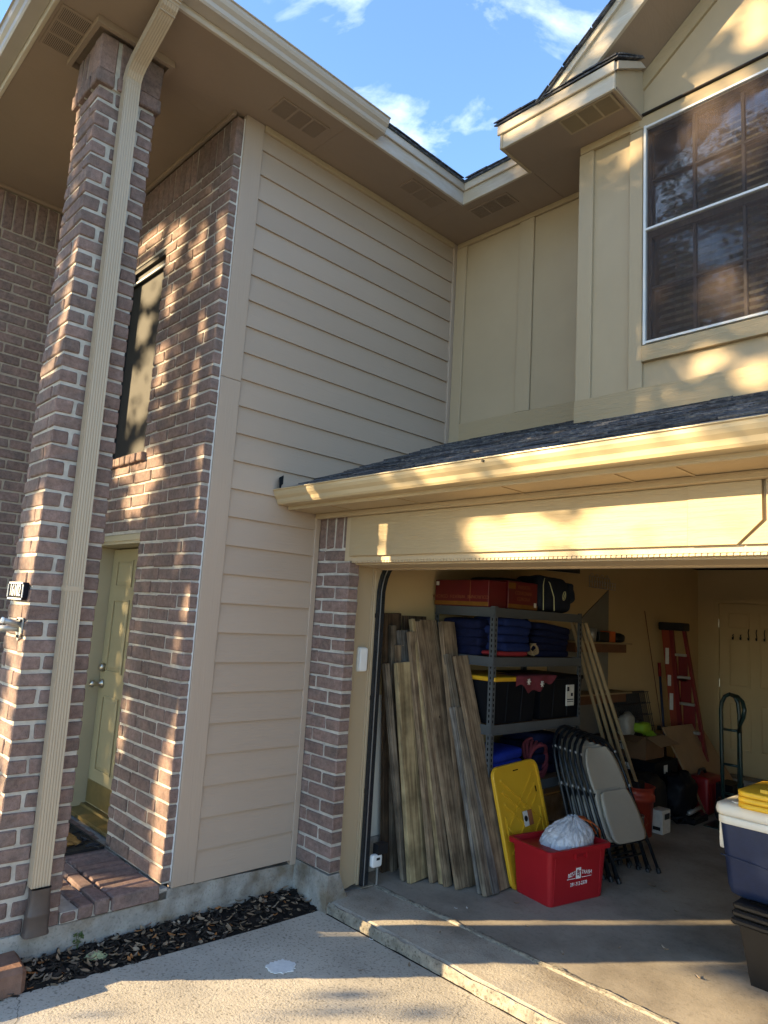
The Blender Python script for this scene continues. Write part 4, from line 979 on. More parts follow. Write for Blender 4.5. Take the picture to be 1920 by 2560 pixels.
plank('narrow grey batten along the left side of the pale yellow board', (0.365, 0.665), (0.235, 0.50, 1.43), 0.045, 0.038, 'wood_grey')
plank('pale yellow stained short board with dark cross marks', (0.425, 0.74), (0.275, 0.645, 1.44), 0.18, 0.038, 'wood_pale')
plank('brown strip with grey edge right of the pale yellow board', (0.505, 0.825), (0.27, 0.715, 1.66), 0.085, 0.038, 'wood_brown')
plank('thin honey coloured batten left of the widest plank', (0.560, 0.835), (0.25, 0.725, 1.752), 0.035, 0.038, 'wood_pale')
plank('orange brown grained batten touching the widest plank', (0.610, 0.835), (0.255, 0.77, 1.735), 0.055, 0.038, 'wood_brown')
plank('widest brown plank with a knot near the floor, centre of the lumber', (0.690, 0.925), (0.235, 0.90, 1.745), 0.185, 0.038, 'wood_brown')
plank('tall brown board just left of the steel shelf post', (0.70, 1.0), (0.33, 1.02, 1.745), 0.15, 0.038, 'wood_brown')
plank('grey board with ragged edge below the steel shelf post', (0.78, 1.02), (0.40, 0.965, 1.51), 0.05, 0.038, 'wood_grey')
plank('thin grey lath at the right end, lowest of the lumber', (0.822, 0.915), (0.52, 0.90, 1.15), 0.032, 0.03, 'wood_silver')
plank('short grey batten with split top near the right end', (0.875, 0.925), (0.515, 0.955, 1.145), 0.065, 0.04, 'wood_grey')
plank('dark grey weathered batten leaning behind the split one', (0.885, 0.99), (0.50, 1.03, 1.13), 0.075, 0.035, 'wood_silver')
plank('light brown board at the right end of the lumber against the shelf', (0.868, 1.11), (0.455, 1.045, 1.50), 0.145, 0.038, 'wood_brown')

PK = [o_ for o_ in bpy.data.objects if o_.name.startswith('wood_plank') and 'widest brown' in o_.get('label', '')][0]
for (yy, zz_, rr_) in ((0.01, .17, .017), (-.03, 1.1, .012)):
    MB().lathe([(0.0, .0195), (rr_*.5, .0196), (rr_*.8, .0195), (rr_, .0185)], (0, yy, zz_), 16, 'x').build('knot', 'wood_dark', PK, True, local=True)
# ------------------------------------------------------------------ steel rack
RX0, RX1, RY0, RY1 = 0.125, 0.70, 1.125, 2.33
RK = thing('steel_rack', 'grey slotted steel shelving rack against the left garage wall', 'shelving rack', (0.41, 1.7, 0))
slot_me = {}
for (px, sx) in ((RX0, 1), (RX1, -1)):
    for (py, sy) in ((RY0, 1), (RY1, -1)):
        xo, yo = (min(px, px+sx*.038), max(px, px+sx*.038)), (min(py, py+sy*.038), max(py, py+sy*.038))
        mb = MB(); mb.box(xo[0], xo[1], py-.0012, py+.0012, 0, 1.885); mb.box(px-.0012, px+.0012, yo[0], yo[1], 0, 1.885)
        po = mb.build('post', 'rack_steel', RK)
        if px == RX1 and py == RY0 or (px == RX1 and py == RY1) or (px == RX0 and py == RY0):
            sb = MB(); z = 0.03
            while z < 1.87:
                sb.box(px+sx*.019-.005, px+sx*.019+.005, py-.0022, py-.0013, z, z+.020)
                if px == RX1: sb.box(px+.0013, px+.0022, py+sy*.019-.005, py+sy*.019+.005, z, z+.020)
                z += 0.038
            sb.build('slot_row', 'void', po)
for zt in (1.875, 1.518, 1.04, 0.60, 0.12):
    mb = MB(); mb.box(RX0+.003, RX1-.003, RY0-.004, RY0-.0025, zt-.062, zt).box(RX1+.0025, RX1+.004, RY0+.003, RY1-.003, zt-.062, zt).box(RX0+.003, RX1-.003, RY1+.002, RY1+.004, zt-.062, zt).box(RX0-.004, RX0-.0025, RY0, RY1, zt-.062, zt)
    mb.box(RX0+.003, RX1-.003, RY0-.012, RY0-.004, zt-.068, zt-.060).box(RX1+.004, RX1+.011, RY0+.003, RY1-.003, zt-.068, zt-.060)
    so = mb.build('beam', 'rack_steel', RK)
    MB().box(RX0+.004, RX1-.004, RY0+.002, RY1-.002, zt-.018, zt-.004).build('shelf_board', 'cardboard_dark', so)

def carton(name, label, x0, x1, y0, y1, z0, z1, mt, cat='box', group=None):
    t = thing(name, label, cat, ((x0+x1)/2, (y0+y1)/2, z0), 0, group)
    MB().cbox(x0, x1, y0, y1, z0, z1, 0.004).build('carton', mt, t); return t
# red wreath boxes on top
t = carton('wreath_box', 'dark red wreath carton with gold band, upside down lettering, top of rack', 0.13, 0.655, 1.10, 1.32, 1.877, 2.073, 'red_box', 'box', 'wreath cartons')
MB().box(0.1295, 0.6555, 1.0985, 1.0996, 1.882, 1.912).build('gold_band', 'gold', t)
MB().box(0.14, 0.17, 1.0983, 1.0996, 2.03, 2.06).build('white_label', 'label_paper', t)
MB().box(0.48, 0.486, 1.0985, 1.0996, 1.914, 2.07).build('tape_strip', 'gold_ink', t)
text_mesh('lettering', 'COURONNE  WREATH  CORONA', 0.036, 'gold_ink', t, (0.385-0.3925, 1.0985-1.21, 1.948-1.877), (-1, 0, 0), (0, 0, -1), 0.0004, True, 1.0)
t = carton('wreath_box', 'dark red wreath carton with three lines of gold lettering, top of rack', 0.50, 0.665, 1.33, 1.715, 1.877, 2.088, 'red_box', 'box', 'wreath cartons')
MB().box(0.6651, 0.6662, 1.329, 1.716, 1.882, 1.914).build('gold_band', 'gold', t)
MB().box(0.6651, 0.6664, 1.33, 1.42, 2.03, 2.075).build('gold_band', 'gold', t)
MB().box(0.6651, 0.6666, 1.67, 1.70, 1.90, 1.935).build('white_label', 'label_paper', t)
for i, tx in enumerate(('WREATH', 'COURONNE', 'CORONA')):
    text_mesh('lettering', tx, 0.040, 'gold_ink', t, (0.6662-0.5825, 1.53-1.5225, 2.045-0.045*i-1.877), (0, 1, 0), (0, 0, 1), 0.0004, True, 1.0)
# navy cooler bag, black roll behind
t = thing('cooler_bag', 'navy fabric cooler bag with pale piping on the rack top', 'bag', (0.52, 1.98, 1.877))
MB().superell((0, 0, 0.145), (0.165, 0.25, 0.148), 0.35, 40, 20, 0.06, 5, 2.0, lambda p: Vector((p.x*(1-.18*max(0, p.z)/.15), p.y*(1-.16*max(0, p.z)/.15), p.z))).build('body', 'navy_bag', t, True, local=True)
MB().tube([(0.166, -0.21, 0.01), (0.168, -0.215, 0.10), (0.155, -0.20, 0.21), (0.13, -0.15, 0.265), (0.10, -0.05, 0.285)], 0.004, 6).build('piping', 'piping', t, local=True)
MB().tube([(0.17, -0.06, 0.01), (0.172, -0.07, 0.12), (0.15, -0.10, 0.23), (0.10, -0.12, 0.285)], 0.004, 6).build('piping', 'piping', t, local=True)
ring = [(0.168+0.0*math.cos(a), 0.09+0.022*math.cos(a), 0.14+0.034*math.sin(a)+.012*math.cos(a)) for a in [i*math.pi/8 for i in range(16)]]
MB().tube(ring, 0.003, 6, True).tube([(0.168, .08, .115), (0.171, .10, .165)], .003, 6).build('logo_ring', 'piping', t, local=True)
MB().superell((0.05, 0.235, 0.17), (0.11, 0.06, 0.09), 0.5, 24, 12, .15, 8).build('side_flap', 'navy_bag', t, True, local=True)
t = thing('rolled_cover', 'black rolled fabric cover behind the red cartons on the rack top', 'fabric roll', (0.33, 1.75, 1.88))
MB().superell((0, 0, 0.20), (0.16, 0.33, 0.055), 0.6, 32, 14, .12, 6).superell((0.0, 0.05, 0.09), (0.15, 0.30, 0.09), 0.5, 32, 14, .08, 6).build('roll', 'black', t, True, local=True)
# blankets: folded stacks
def blanket(label, c, r, mt, layers, seed, e=0.32, name='moving_blanket', gr='folded moving blankets'):
    t = thing(name, label, 'blanket', (c[0], c[1], c[2]-r[2]), 0, gr)
    h = 2*r[2]/layers
    for i in range(layers):
        rr = random.Random(seed*10+i); z = h*(i+0.5)
        sag = lambda p, z=z, i=i: Vector((p.x, p.y, p.z+0.02*math.sin(p.y*6+seed)*(z/(2*r[2]))))
        MB().superell((rr.uniform(-.01, .01), rr.uniform(-.015, .015), z), (r[0]*rr.uniform(.95, 1), r[1]*rr.uniform(.94, 1), h*0.60), e, 44, 12, 0.05, 7, seed*3+i, sag).build('fold', mt, t, True, local=True)
    return t
blanket('dark navy blanket stack at the left end of the upper shelf', (0.36, 1.24, 1.645), (0.19, 0.10, 0.125), 'navy_blanket', 4, 1)
blanket('blue quilted blanket stack in the middle of the upper shelf', (0.52, 1.44, 1.675), (0.165, 0.205, 0.115), 'blue_blanket', 4, 2)
blanket('dark blue blanket stack at the right end of the upper shelf', (0.50, 2.0, 1.645), (0.17, 0.26, 0.125), 'navy_blanket', 5, 3)
t = thing('folded_cloth', 'red folded cloth under the blue blankets on the upper shelf', 'cloth', (0.58, 1.42, 1.52))
MB().superell((0, 0, 0.022), (0.11, 0.22, 0.022), .5, 40, 10, .15, 9).build('cloth', 'red_cloth', t, True, local=True)
t = thing('rope_coil', 'small coil of pale rope between the blanket stacks', 'rope', (0.64, 1.70, 1.52))
rp = MB()
for j in range(4):
    rp.tube([(0.02*math.sin(3*a+j), 0.045*math.cos(a)+.006*j, 0.055+0.045*math.sin(a)) for a in [i*math.pi/10 for i in range(20)]], 0.005, 6, True)
rp.build('coil', 'trim_wood', t, local=True)
# black totes on the middle shelf
def tote(name, label, x0, x1, y0, y1, z0, z1, mt, lid, group=None):
    t = thing(name, label, 'storage tote', ((x0+x1)/2, (y0+y1)/2, z0), 0, group); i_ = 0.03
    MB().hexa([(x0+i_, y0+i_, z0), (x1-i_, y0+i_, z0), (x1-i_, y1-i_, z0), (x0+i_, y1-i_, z0), (x0+.012, y0+.012, z1-.03), (x1-.012, y0+.012, z1-.03), (x1-.012, y1-.012, z1-.03), (x0+.012, y1-.012, z1-.03)]).build('tub', mt, t)
    MB().cbox(x0, x1, y0, y1, z1-.031, z1, .006).build('lid', lid, t)
    for k_ in range(2):
        yy = y0+(y1-y0)*(k_+1)/3; MB().hexa([(x1-i_, yy-.012, z0+.01), (x1-i_+.006, yy-.010, z0+.01), (x1-i_+.006, yy+.010, z0+.01), (x1-i_, yy+.012, z0+.01), (x1-.014, yy-.012, z1-.04), (x1-.006, yy-.010, z1-.04), (x1-.006, yy+.010, z1-.04), (x1-.014, yy+.012, z1-.04)]).build('rib', mt, t)
    return t
tote('storage_tote', 'black tote with yellow lid on the middle rack shelf', 0.2, 0.71, 1.14, 1.70, 1.042, 1.375, 'tote_black', 'yellow', 'totes on the rack')
t = tote('storage_tote', 'black tote with black lid and white label, right end of middle shelf', 0.22, 0.70, 1.75, 2.38, 1.042, 1.375, 'tote_black', 'tote_black', 'totes on the rack')
MB().box(0.689, 0.697, 2.12, 2.235, 1.135, 1.30).build('label_sheet', 'label_paper', t)
MB().box(0.697, 0.6985, 2.13, 2.16, 1.25, 1.285).box(0.697, 0.6985, 2.185, 2.215, 1.21, 1.235).box(0.697, 0.6985, 2.13, 2.225, 1.18, 1.188).box(0.697, 0.6985, 2.13, 2.225, 1.165, 1.17).build('label_print', 'navy_bag', t)
t = thing('snowflake_cloth', 'maroon cloth with white snowflakes draped over the black totes', 'cloth', (0.66, 1.66, 1.32))
v = []; f = []; n1, n2 = 24, 10
for i in range(n1+1):
    for j in range(n2+1):
        y = -0.26+0.52*i/n1; s_ = j/n2
        drop = 0.13*(1-abs(y+0.05)/0.4)+.02*math.sin(y*40)
        if s_ < .5: p = (-0.16+0.215*s_*2, y, 0.063+.004*noise.noise(Vector((y*9, s_*5, 1))))
        else: p = (0.058+.008*math.sin(y*30), y, 0.063-max(.01, drop)*(s_-.5)*2)
        v.append(p)
for i in range(n1):
    for j in range(n2): f.append((i*(n2+1)+j, (i+1)*(n2+1)+j, (i+1)*(n2+1)+j+1, i*(n2+1)+j+1))
mb = MB(); mb.add(v, f); mb.build('cloth', 'maroon_cloth', t, True, local=True)
sf = MB()
for (cy, cz) in ((-0.12, 0.02), (0.06, 0.0)):
    for k_ in range(3):
        a = k_*math.pi/3; d = Vector((0, math.cos(a), math.sin(a)))*0.024; c = Vector((0.068, cy, cz)); sf.tube([c-d, c+d], .003, 5)
        for s_ in (-1, 1):
            e_ = Vector((0, math.cos(a+.9), math.sin(a+.9)))*.010; sf.tube([c+d*s_*.6, c+d*s_*.6+e_], .002, 4)
sf.build('snowflake', 'label_paper', t, local=True)
blanket('bright blue quilted pad on the lower rack shelf', (0.55, 1.36, 0.735), (0.16, 0.21, 0.10), 'blue_bright', 3, 7, .4)
blanket('dark red folded blanket under the bright blue pad', (0.53, 1.42, 0.622), (0.16, 0.24, 0.022), 'red_cloth', 1, 8, .4)
t = thing('hose_coil', 'coil of dark red hose on the lower rack shelf', 'hose', (0.60, 1.86, 0.60))
hb = MB()
for j in range(6):
    hb.tube([(0.03*math.sin(a*2+j)+.01*j-.03, 0.12*math.cos(a), 0.16+0.12*math.sin(a)-.008*j) for a in [i*math.pi/12 for i in range(24)]], 0.014, 7, True)
hb.build('coil', 'maroon_cloth', t, True, local=True)
blanket('navy folded blanket right end of the lower rack shelf', (0.42, 2.05, 0.75), (0.2, 0.22, 0.15), 'navy_blanket', 4, 9)

# ------------------------------------------------------------------ yellow lid leaning on the rack
t = thing('tote_lid', 'yellow ribbed tote lid leaning against the rack behind the red bin', 'lid', (0.905, 1.41, 0.0))
lid = MB(); W_, H_, T_ = 0.55, 0.79, 0.026
def rrect(w, h, r, n=6):
    p = []
    for (cx, cy, a0) in ((w/2-r, r, -90), (w/2-r, h-r, 0), (-w/2+r, h-r, 90), (-w/2+r, r, 180)):
        for i in range(n+1):
            a = RAD(a0+90*i/n); p.append((cx+r*math.cos(a), cy+r*math.sin(a)))
    return p
lean = Matrix.Rotation(RAD(-14), 4, 'Y') @ Matrix.Rotation(RAD(2.5), 4, 'X')
def lid_part(mb, name, mt): mb.xf(lean).build(name, mt, t, local=True)
lid_part(MB().prism(rrect(W_, H_, .075), 'x', 0, T_*0.6), 'panel', 'yellow')
out_ = rrect(W_, H_, .075); inn = rrect(W_-.05, H_-.05, .05); inn = [(a, b+.025) for a, b in inn]
rim = MB(); n = len(out_)
v = [(T_*.6, a, b) for a, b in out_]+[(T_, a*.99, .76*.005+b*.99) for a, b in out_]+[(T_, a, b) for a, b in inn]+[(T_*.6, a, b) for a, b in inn]
f = []
for k_ in range(3):
    for i in range(n): f.append((k_*n+i, k_*n+(i+1) % n, (k_+1)*n+(i+1) % n, (k_+1)*n+i))
rim.add(v, f); lid_part(rim, 'rim', 'yellow')
rb = MB()
def rib2(a, b, w=.012):
    a, b = Vector(a), Vector(b); d = (b-a).normalized(); nn = Vector((-d.y, d.x))*w/2; hgt = T_*.6
    q = [a-nn, b-nn, b+nn, a+nn]
    rb.hexa([(hgt, p.x, p.y) for p in q]+[(hgt+.010, (p.x*.97+.03*(a.x+b.x)/2), (p.y*.97+.03*(a.y+b.y)/2)) for p in q])
for (a, b) in (((-.20, .06), (.20, .38+.0)), ((.20, .06), (-.20, .38)), ((-.2, .38), (.2, .70)), ((.2, .38), (-.2, .70)), ((-.2, .22), (0, .38)), ((0, .38), (.2, .54)), ((.2, .22), (0, .38)), ((0, .38), (-.2, .54)), ((-.21, .30), (-.21, .46)), ((.21, .3), (.21, .46)), ((-.2, .14), (-.02, .28)), ((.2, .62), (.02, .48)), ((-.2, .62), (-.02, .48))): rib2(a, b)
lid_part(rb, 'rib', 'yellow')
lid_part(MB().box(T_*.6+.0105, T_*.6+.0125, -.02, .035, .36, .46), 'sticker', 'label_paper')
lid_part(MB().box(T_*.6+.0105, T_*.6+.0127, .036, .09, .36, .46), 'sticker', 'label_brown')
lid_part(MB().lathe([(0.0, T_*.6+.0135), (.020, T_*.6+.0134), (.020, T_*.6+.011)], (0, .007, .41), 16, 'x'), 'sticker_disc', 'black')
lid_part(MB().box(T_*.55, T_*.6+.003, .20, .212, .20, .245).box(T_*.55, T_*.6+.003, .20, .212, .56, .60).box(T_*.55, T_*.6+.0035, -.03, .03, .735, .742), 'slot', 'void')

# ------------------------------------------------------------------ red recycling bin with trash bag
BIN = thing('recycling_bin', 'red plastic recycling bin with white lettering on the garage floor', 'bin', (1.12, 1.38, 0.0), RAD(-11))
def frust(x0, x1, y0, y1, z0, z1, X0, X1, Y0, Y1): return [(x0, y0, z0), (x1, y0, z0), (x1, y1, z0), (x0, y1, z0), (X0, Y0, z1), (X1, Y0, z1), (X1, Y1, z1), (X0, Y1, z1)]
bx_, by_ = 0.155, 0.245; tx_, ty_ = 0.185, 0.285; H_ = 0.345
def ring_wall(mb, prof, r0=0.03, n=5):
    """prof: list of (hx, hy, z); rounded rectangle rings"""
    v = []; f = []; cnt = None
    for (hx, hy, z_) in prof:
        ring_ = []
        for (sx, sy, a0) in ((1, -1, -90), (1, 1, 0), (-1, 1, 90), (-1, -1, 180)):
            for i in range(n+1):
                a = RAD(a0+90*i/n); ring_.append((sx*(hx-r0)+r0*math.cos(a), sy*(hy-r0)+r0*math.sin(a), z_))
        cnt = len(ring_); v += ring_
    for k_ in range(len(prof)-1):
        for i in range(cnt): f.append((k_*cnt+i, k_*cnt+(i+1) % cnt, (k_+1)*cnt+(i+1) % cnt, (k_+1)*cnt+i))
    f.append(tuple(range(cnt-1, -1, -1))); f.append(tuple(range((len(prof)-1)*cnt, len(prof)*cnt)))
    mb.add(v, f); return mb
ring_wall(MB(), [(bx_, by_, 0), (bx_+.004, by_+.004, .006), (tx_-.012, ty_-.012, H_-.03), (tx_-.017, ty_-.017, H_-.028), (bx_-.004, by_-.004, .012)]).build('tub', 'red_plastic', BIN, local=True)
ring_wall(MB(), [(tx_-.013, ty_-.013, H_-.035), (tx_+.010, ty_+.010, H_-.032), (tx_+.012, ty_+.012, H_-.006), (tx_+.008, ty_+.008, H_), (tx_-.010, ty_-.010, H_), (tx_-.016, ty_-.016, H_-.03)]).build('rim', 'red_plastic', BIN, local=True)
def side_x(z_): return bx_+.004+(tx_-.012-bx_-.004)*(z_-.006)/(H_-.036)
hb = MB()
hb.box(side_x(.30)-.002, tx_+.011, -.055, -.048, .275, H_-.01).box(side_x(.30)-.002, tx_+.011, .048, .055, .275, H_-.01)
hb.hexa(frust(side_x(.29)-.01, side_x(.29)+.004, -.05, .05, .285, .313, side_x(.29)-.01, tx_+.006, -.05, .05)).build('handle_grip', 'red_plastic', BIN, local=True)
rb_ = MB()
for sy in (-.215, .215):
    rb_.hexa([(side_x(.02)-.004, sy-.01, .02), (side_x(.02)+.003, sy-.008, .02), (side_x(.02)+.003, sy+.008, .02), (side_x(.02)-.004, sy+.01, .02), (side_x(.30)-.004, sy-.01, .30), (side_x(.3)+.003, sy-.008, .3), (side_x(.3)+.003, sy+.008, .3), (side_x(.3)-.004, sy+.01, .3)])
rb_.build('rib', 'red_plastic', BIN, local=True)
tilt = Vector((side_x(.2)-side_x(.1), 0, .1)).normalized()
def bin_text(nm, tx, sz, y, z_, sx=1.0, shear=0): return text_mesh(nm, tx, sz, 'white', BIN, (side_x(z_)+.0016, y, z_), (0, 1, shear), tilt, .0006, True, sx)
bin_text('lettering', 'BEST', .036, -.062, .178, 1.0, .18); bin_text('lettering', 'TRASH', .034, .078, .178, .95, -.12)
bin_text('lettering', '281-313-2378', .032, .005, .115, .88)
MB().hexa([(side_x(.145)+.0015, -.025, .147), (side_x(.145)+.0022, -.025, .147), (side_x(.2)+.0022, -.025, .215), (side_x(.2)+.0015, -.025, .215), (side_x(.145)+.0015, .022, .147), (side_x(.145)+.0022, .022, .147), (side_x(.2)+.0022, .022, .215), (side_x(.2)+.0015, .022, .215)]).build('emblem', 'white', BIN, local=True)
text_mesh('emblem_letter', 'B', .052, 'red_can', BIN, (side_x(.18)+.003, -.006, .184), (0, 1, 0), tilt, .0006, True, .8)
text_mesh('emblem_letter', 'T', .052, 'red_can', BIN, (side_x(.18)+.003, .006, .176), (0, 1, 0), tilt, .0006, True, .8)
MB().box(side_x(.155)+.0005, side_x(.155)+.002, -.105, -.032, .150, .1535).box(side_x(.155)+.0005, side_x(.155)+.002, .032, .125, .150, .1535).build('underline', 'white', BIN, local=True)
t = thing('trash_bag', 'tied white trash bag with orange drawstring in the red bin', 'trash bag', (1.13, 1.435, 0.02))
def bagf(p):
    z_ = p.z; k_ = 1.0
    if z_ > 0.08: k_ = max(0.30, 1-((z_-0.08)/0.15)**2.6*0.72)
    a = math.atan2(p.y, p.x); q = Vector((math.cos(a)*2.2, math.sin(a)*2.2, z_*7))
    rdg = abs(noise.noise(q*2.1+Vector((3, 1, 2))))+.6*abs(noise.noise(q*4.6))+.35*abs(noise.noise(q*9.5))
    pl = .030*math.sin(a*13+3*noise.noise(q))*max(0, (z_-.02)/.19)
    k_ *= 1.05-.11*rdg+pl
    k_ *= 1-.45*max(0, (-z_-.02)/.2)
    return Vector((p.x*k_+.02*max(0, z_)/.2, p.y*k_+.05*max(0, z_)/.2, p.z*(1-.10*rdg)))
MB().superell((0, 0, 0.255), (0.150, 0.205, 0.215), 0.82, 180, 110, 0.0, 8, 4.0, bagf).build('sack', 'bag', t, True, local=True)
nk = MB()
for i in range(9):
    a = i*0.698; nk.hexa([(0.02*math.cos(a), .03*math.sin(a), .435), (.026*math.cos(a), .035*math.sin(a), .435), (.026*math.cos(a+.5), .035*math.sin(a+.5), .435), (.02*math.cos(a+.5), .03*math.sin(a+.5), .435), (.03*math.cos(a), .042*math.sin(a), .462), (.036*math.cos(a), .05*math.sin(a), .460), (.033*math.cos(a+.5), .05*math.sin(a+.5), .466), (.03*math.cos(a+.5), .042*math.sin(a+.5), .468)])
nk.xf(Matrix.Translation((.02, .05, .0)))
nk.build('gathered_top', 'bag', t, local=True)
def ribbon(pts, w, th, nrm):
    pts = [Vector(p) for p in pts]; nrm = Vector(nrm).normalized(); v = []; f = []
    for i, p in enumerate(pts):
        tg = (pts[min(i+1, len(pts)-1)]-pts[max(i-1, 0)]).normalized(); s__ = tg.cross(nrm).normalized()
        for (a, b) in ((-w/2, 0), (w/2, 0), (w/2, th), (-w/2, th)): v.append(p+s__*a+nrm*b)
    n = len(pts)
    for i in range(n-1):
        for k_ in range(4): f.append((i*4+k_, i*4+(k_+1) % 4, (i+1)*4+(k_+1) % 4, (i+1)*4+k_))
    f += [(3, 2, 1, 0), ((n-1)*4, (n-1)*4+1, (n-1)*4+2, (n-1)*4+3)]
    mb = MB(); mb.add(v, f); return mb
ribbon([(0.06, 0.09, .455), (0.11, 0.14, .435), (0.135, 0.20, .39), (0.125, 0.235, .32)], .035, .003, (.6, .5, .6)).build('drawstring', 'orange', t, True, local=True)
ribbon([(0.04, 0.10, .455), (0.03, 0.19, .44), (0.04, 0.245, .39), (0.09, 0.25, .33)], .022, .003, (.3, .8, .5)).build('drawstring', 'orange', t, True, local=True)

# ------------------------------------------------------------------ folded chairs leaning on the rack
def chair_parts(t):
    """folded chair in its own frame: y across, z along the length, +x towards the room"""
    hw = 0.235
    pts = [(0, -hw, 0.0), (0, -hw, 0.35), (0, -hw, 0.72)]
    for i in range(1, 12):
        a = math.pi*i/12; pts.append((0, -hw*math.cos(a)*1.0, 0.72+0.30*math.sin(a)**0.8))
    pts += [(0, hw, 0.72), (0, hw, 0.35), (0, hw, 0.0)]
    MB().tube(pts, 0.0125, 10).build('frame', 'chair_tube', t, True, local=True)
    for s_ in (-1, 1):
        MB().tube([(-0.055, s_*0.185, 0.03), (-0.03, s_*0.185, 0.35), (0.0, s_*0.188, 0.60)], 0.011, 8).build('leg', 'chair_tube', t, True, local=True)
        MB().lathe([(0.0, -0.004), (0.017, -0.002), (0.017, 0.03), (0.0125, 0.035)], (0, s_*hw, 0), 12).build('foot_cap', 'black', t, local=True)
        MB().lathe([(0.0, 0.015), (0.015, 0.016), (0.015, 0.045), (0.011, 0.05)], (-0.055, s_*0.185, 0), 12).build('foot_cap', 'black', t, local=True)
        MB().cbox(-0.016, 0.018, s_*0.205-0.008, s_*0.205+0.008, 0.875, 0.895, .004).build('clip', 'chair_clip', t, local=True)
        MB().cbox(-0.016, 0.018, s_*0.235-0.008, s_*0.235+0.008, 0.61, 0.632, .004).build('clip', 'chair_clip', t, local=True)
    MB().tube([(0, -hw, 0.20), (0.004, -hw+.03, 0.235), (0.004, hw-.03, 0.235), (0, hw, 0.20)], 0.009, 8).build('crossbar', 'chair_tube', t, True, local=True)
    MB().tube([(-0.05, -0.185, 0.15), (-0.05, 0.185, 0.15)], 0.008, 8).build('crossbar', 'chair_tube', t, True, local=True)
    # back panel: tall rounded plate, slightly dished
    def plate(prof, x0, th, dish, name):
        v = []; f = []; n = 14
        for (z_, w) in prof:
            for s__ in (0, 1):
                for i in range(n+1):
                    u = -1+2*i/n; v.append((x0+(th if s__ else 0)-dish*(1-u*u)*0.5, u*w, z_))
        m = 2*(n+1)
        for j in range(len(prof)-1):
            for i in range(n):
                a = j*m+i; b = (j+1)*m+i; f.append((a, a+1, b+1, b)); f.append((a+n+1, b+n+1, b+n+2, a+n+2))
            f.append((j*m, (j+1)*m, (j+1)*m+n+1, j*m+n+1)); f.append((j*m+n, j*m+2*n+1, (j+1)*m+2*n+1, (j+1)*m+n))
        L_ = len(prof)-1
        for i in range(n):
            f.append((i, i+n+1, i+n+2, i+1)); f.append((L_*m+i, L_*m+i+1, L_*m+i+n+2, L_*m+i+n+1))
        mb = MB(); mb.add(v, f); return mb.build(name, 'chair_plastic', t, True, local=True)
    plate([(0.60, 0.185), (0.605, 0.198), (0.66, 0.200), (0.74, 0.197), (0.82, 0.182), (0.88, 0.155), (0.925, 0.120), (0.93, 0.09)], 0.002, 0.012, 0.03, 'backrest')
    plate([(0.235, 0.11), (0.24, 0.155), (0.255, 0.178), (0.29, 0.196), (0.43, 0.196), (0.54, 0.175), (0.585, 0.155), (0.595, 0.14), (0.60, 0.10)], 0.022, 0.022, 0.012, 'seat')
names = ('front folding chair with grey beige seat facing the room', 'second folding chair in the leaning stack behind the front one', 'third folding chair in the leaning stack', 'fourth folding chair in the leaning stack', 'fifth folding chair in the leaning stack', 'rearmost folding chair leaning on the steel rack')
first = None
for i, nm in enumerate(names):
    fx = 1.325-0.062*i; tx = 0.875-0.032*i; L = 1.03
    lean_ = math.asin((fx-tx)/L); yc = 2.125-0.012*i
    t = thing('folding_chair', nm, 'folding chair', (fx, yc, 0.006), 0, 'stack of folding chairs')
    t.rotation_euler = (0, -lean_, RAD(-9+2.0*i))
    if first is None: chair_parts(t); first = t
    else:
        for ch in first.children:
            c = ch.copy(); COL.objects.link(c); c.parent = t

# tall thin trim boards leaning on the far end of the rack
def stick(name, label, cat, p0, p1, w, th, mt, group, yref=(1, 0, 0)):
    b, tp = Vector(p0), Vector(p1); zax = tp-b; L = zax.length; zax.normalize()
    xax = Vector(yref).cross(zax).normalized(); yax = zax.cross(xax)
    v, f = cbox_data(0, 0, L/2, th, w, L, 0.002)
    o = link(name, mesh_of(v, f, name), mt, None, b); o.rotation_euler = Matrix((xax, yax, zax)).transposed().to_euler()
    return tag(o, label, cat, group)
for i, lb in enumerate(('leftmost pale trim board leaning past the rack end', 'second pale trim board from the left past the rack end', 'third pale trim board from the left past the rack end', 'rightmost pale trim board leaning past the rack end')):
    stick('trim_board', lb, 'trim board', (0.68+.044*i, 3.22+.06*i, 0.0), (0.575+.040*i, 2.345+.02*i, 1.87-.02*i), 0.028, 0.016, 'trim_wood', 'trim boards behind the folding chairs')

# ------------------------------------------------------------------ clutter deeper in the garage
t = thing('wire_basket', 'pale wire basket hanging high on the garage wall', 'wire basket', (0.105, 3.69, 2.19))
wb = MB()
for i in range(9):
    y = -0.21+0.0525*i; wb.tube([(0.0, y, 0.11), (0.005, y, 0.0), (0.06, y, -0.01), (0.065, y, 0.06)], .0045, 5)
for z_ in (0.0, 0.055, 0.11): wb.tube([(0.0, -.22, z_), (0.0, .22, z_)], .003, 5)
for z_ in (-.01, .025, .06): wb.tube([(0.065, -.22, z_), (0.065, .22, z_)], .003, 5)
for i in range(4):
    y = -0.16+.105*i; wb.tube([(0.0, y-.03, .11), (0.0, y-.02, .135), (0, y, .142), (0.0, y+.02, .135), (0.0, y+.03, .11)], .003, 5)
wb.build('wire', 'alu', t, local=True)
def simple(name, label, cat, mb, mt, loc, rotz=0, smooth=False, group=None):
    t_ = mb.build(name, mt, None, smooth); t_.location = Vector(loc)+t_.location; t_.rotation_euler = (0, 0, rotz); WLOC[t_.name] = t_.location.copy()
    return tag(t_, label, cat, group)
simple('small_carton', 'small bright orange carton on the upper wall shelf', 'box', MB().cbox(-.06, .06, -.05, .05, 0, .11, .004), 'orange', (0.22, 3.66, 1.64))
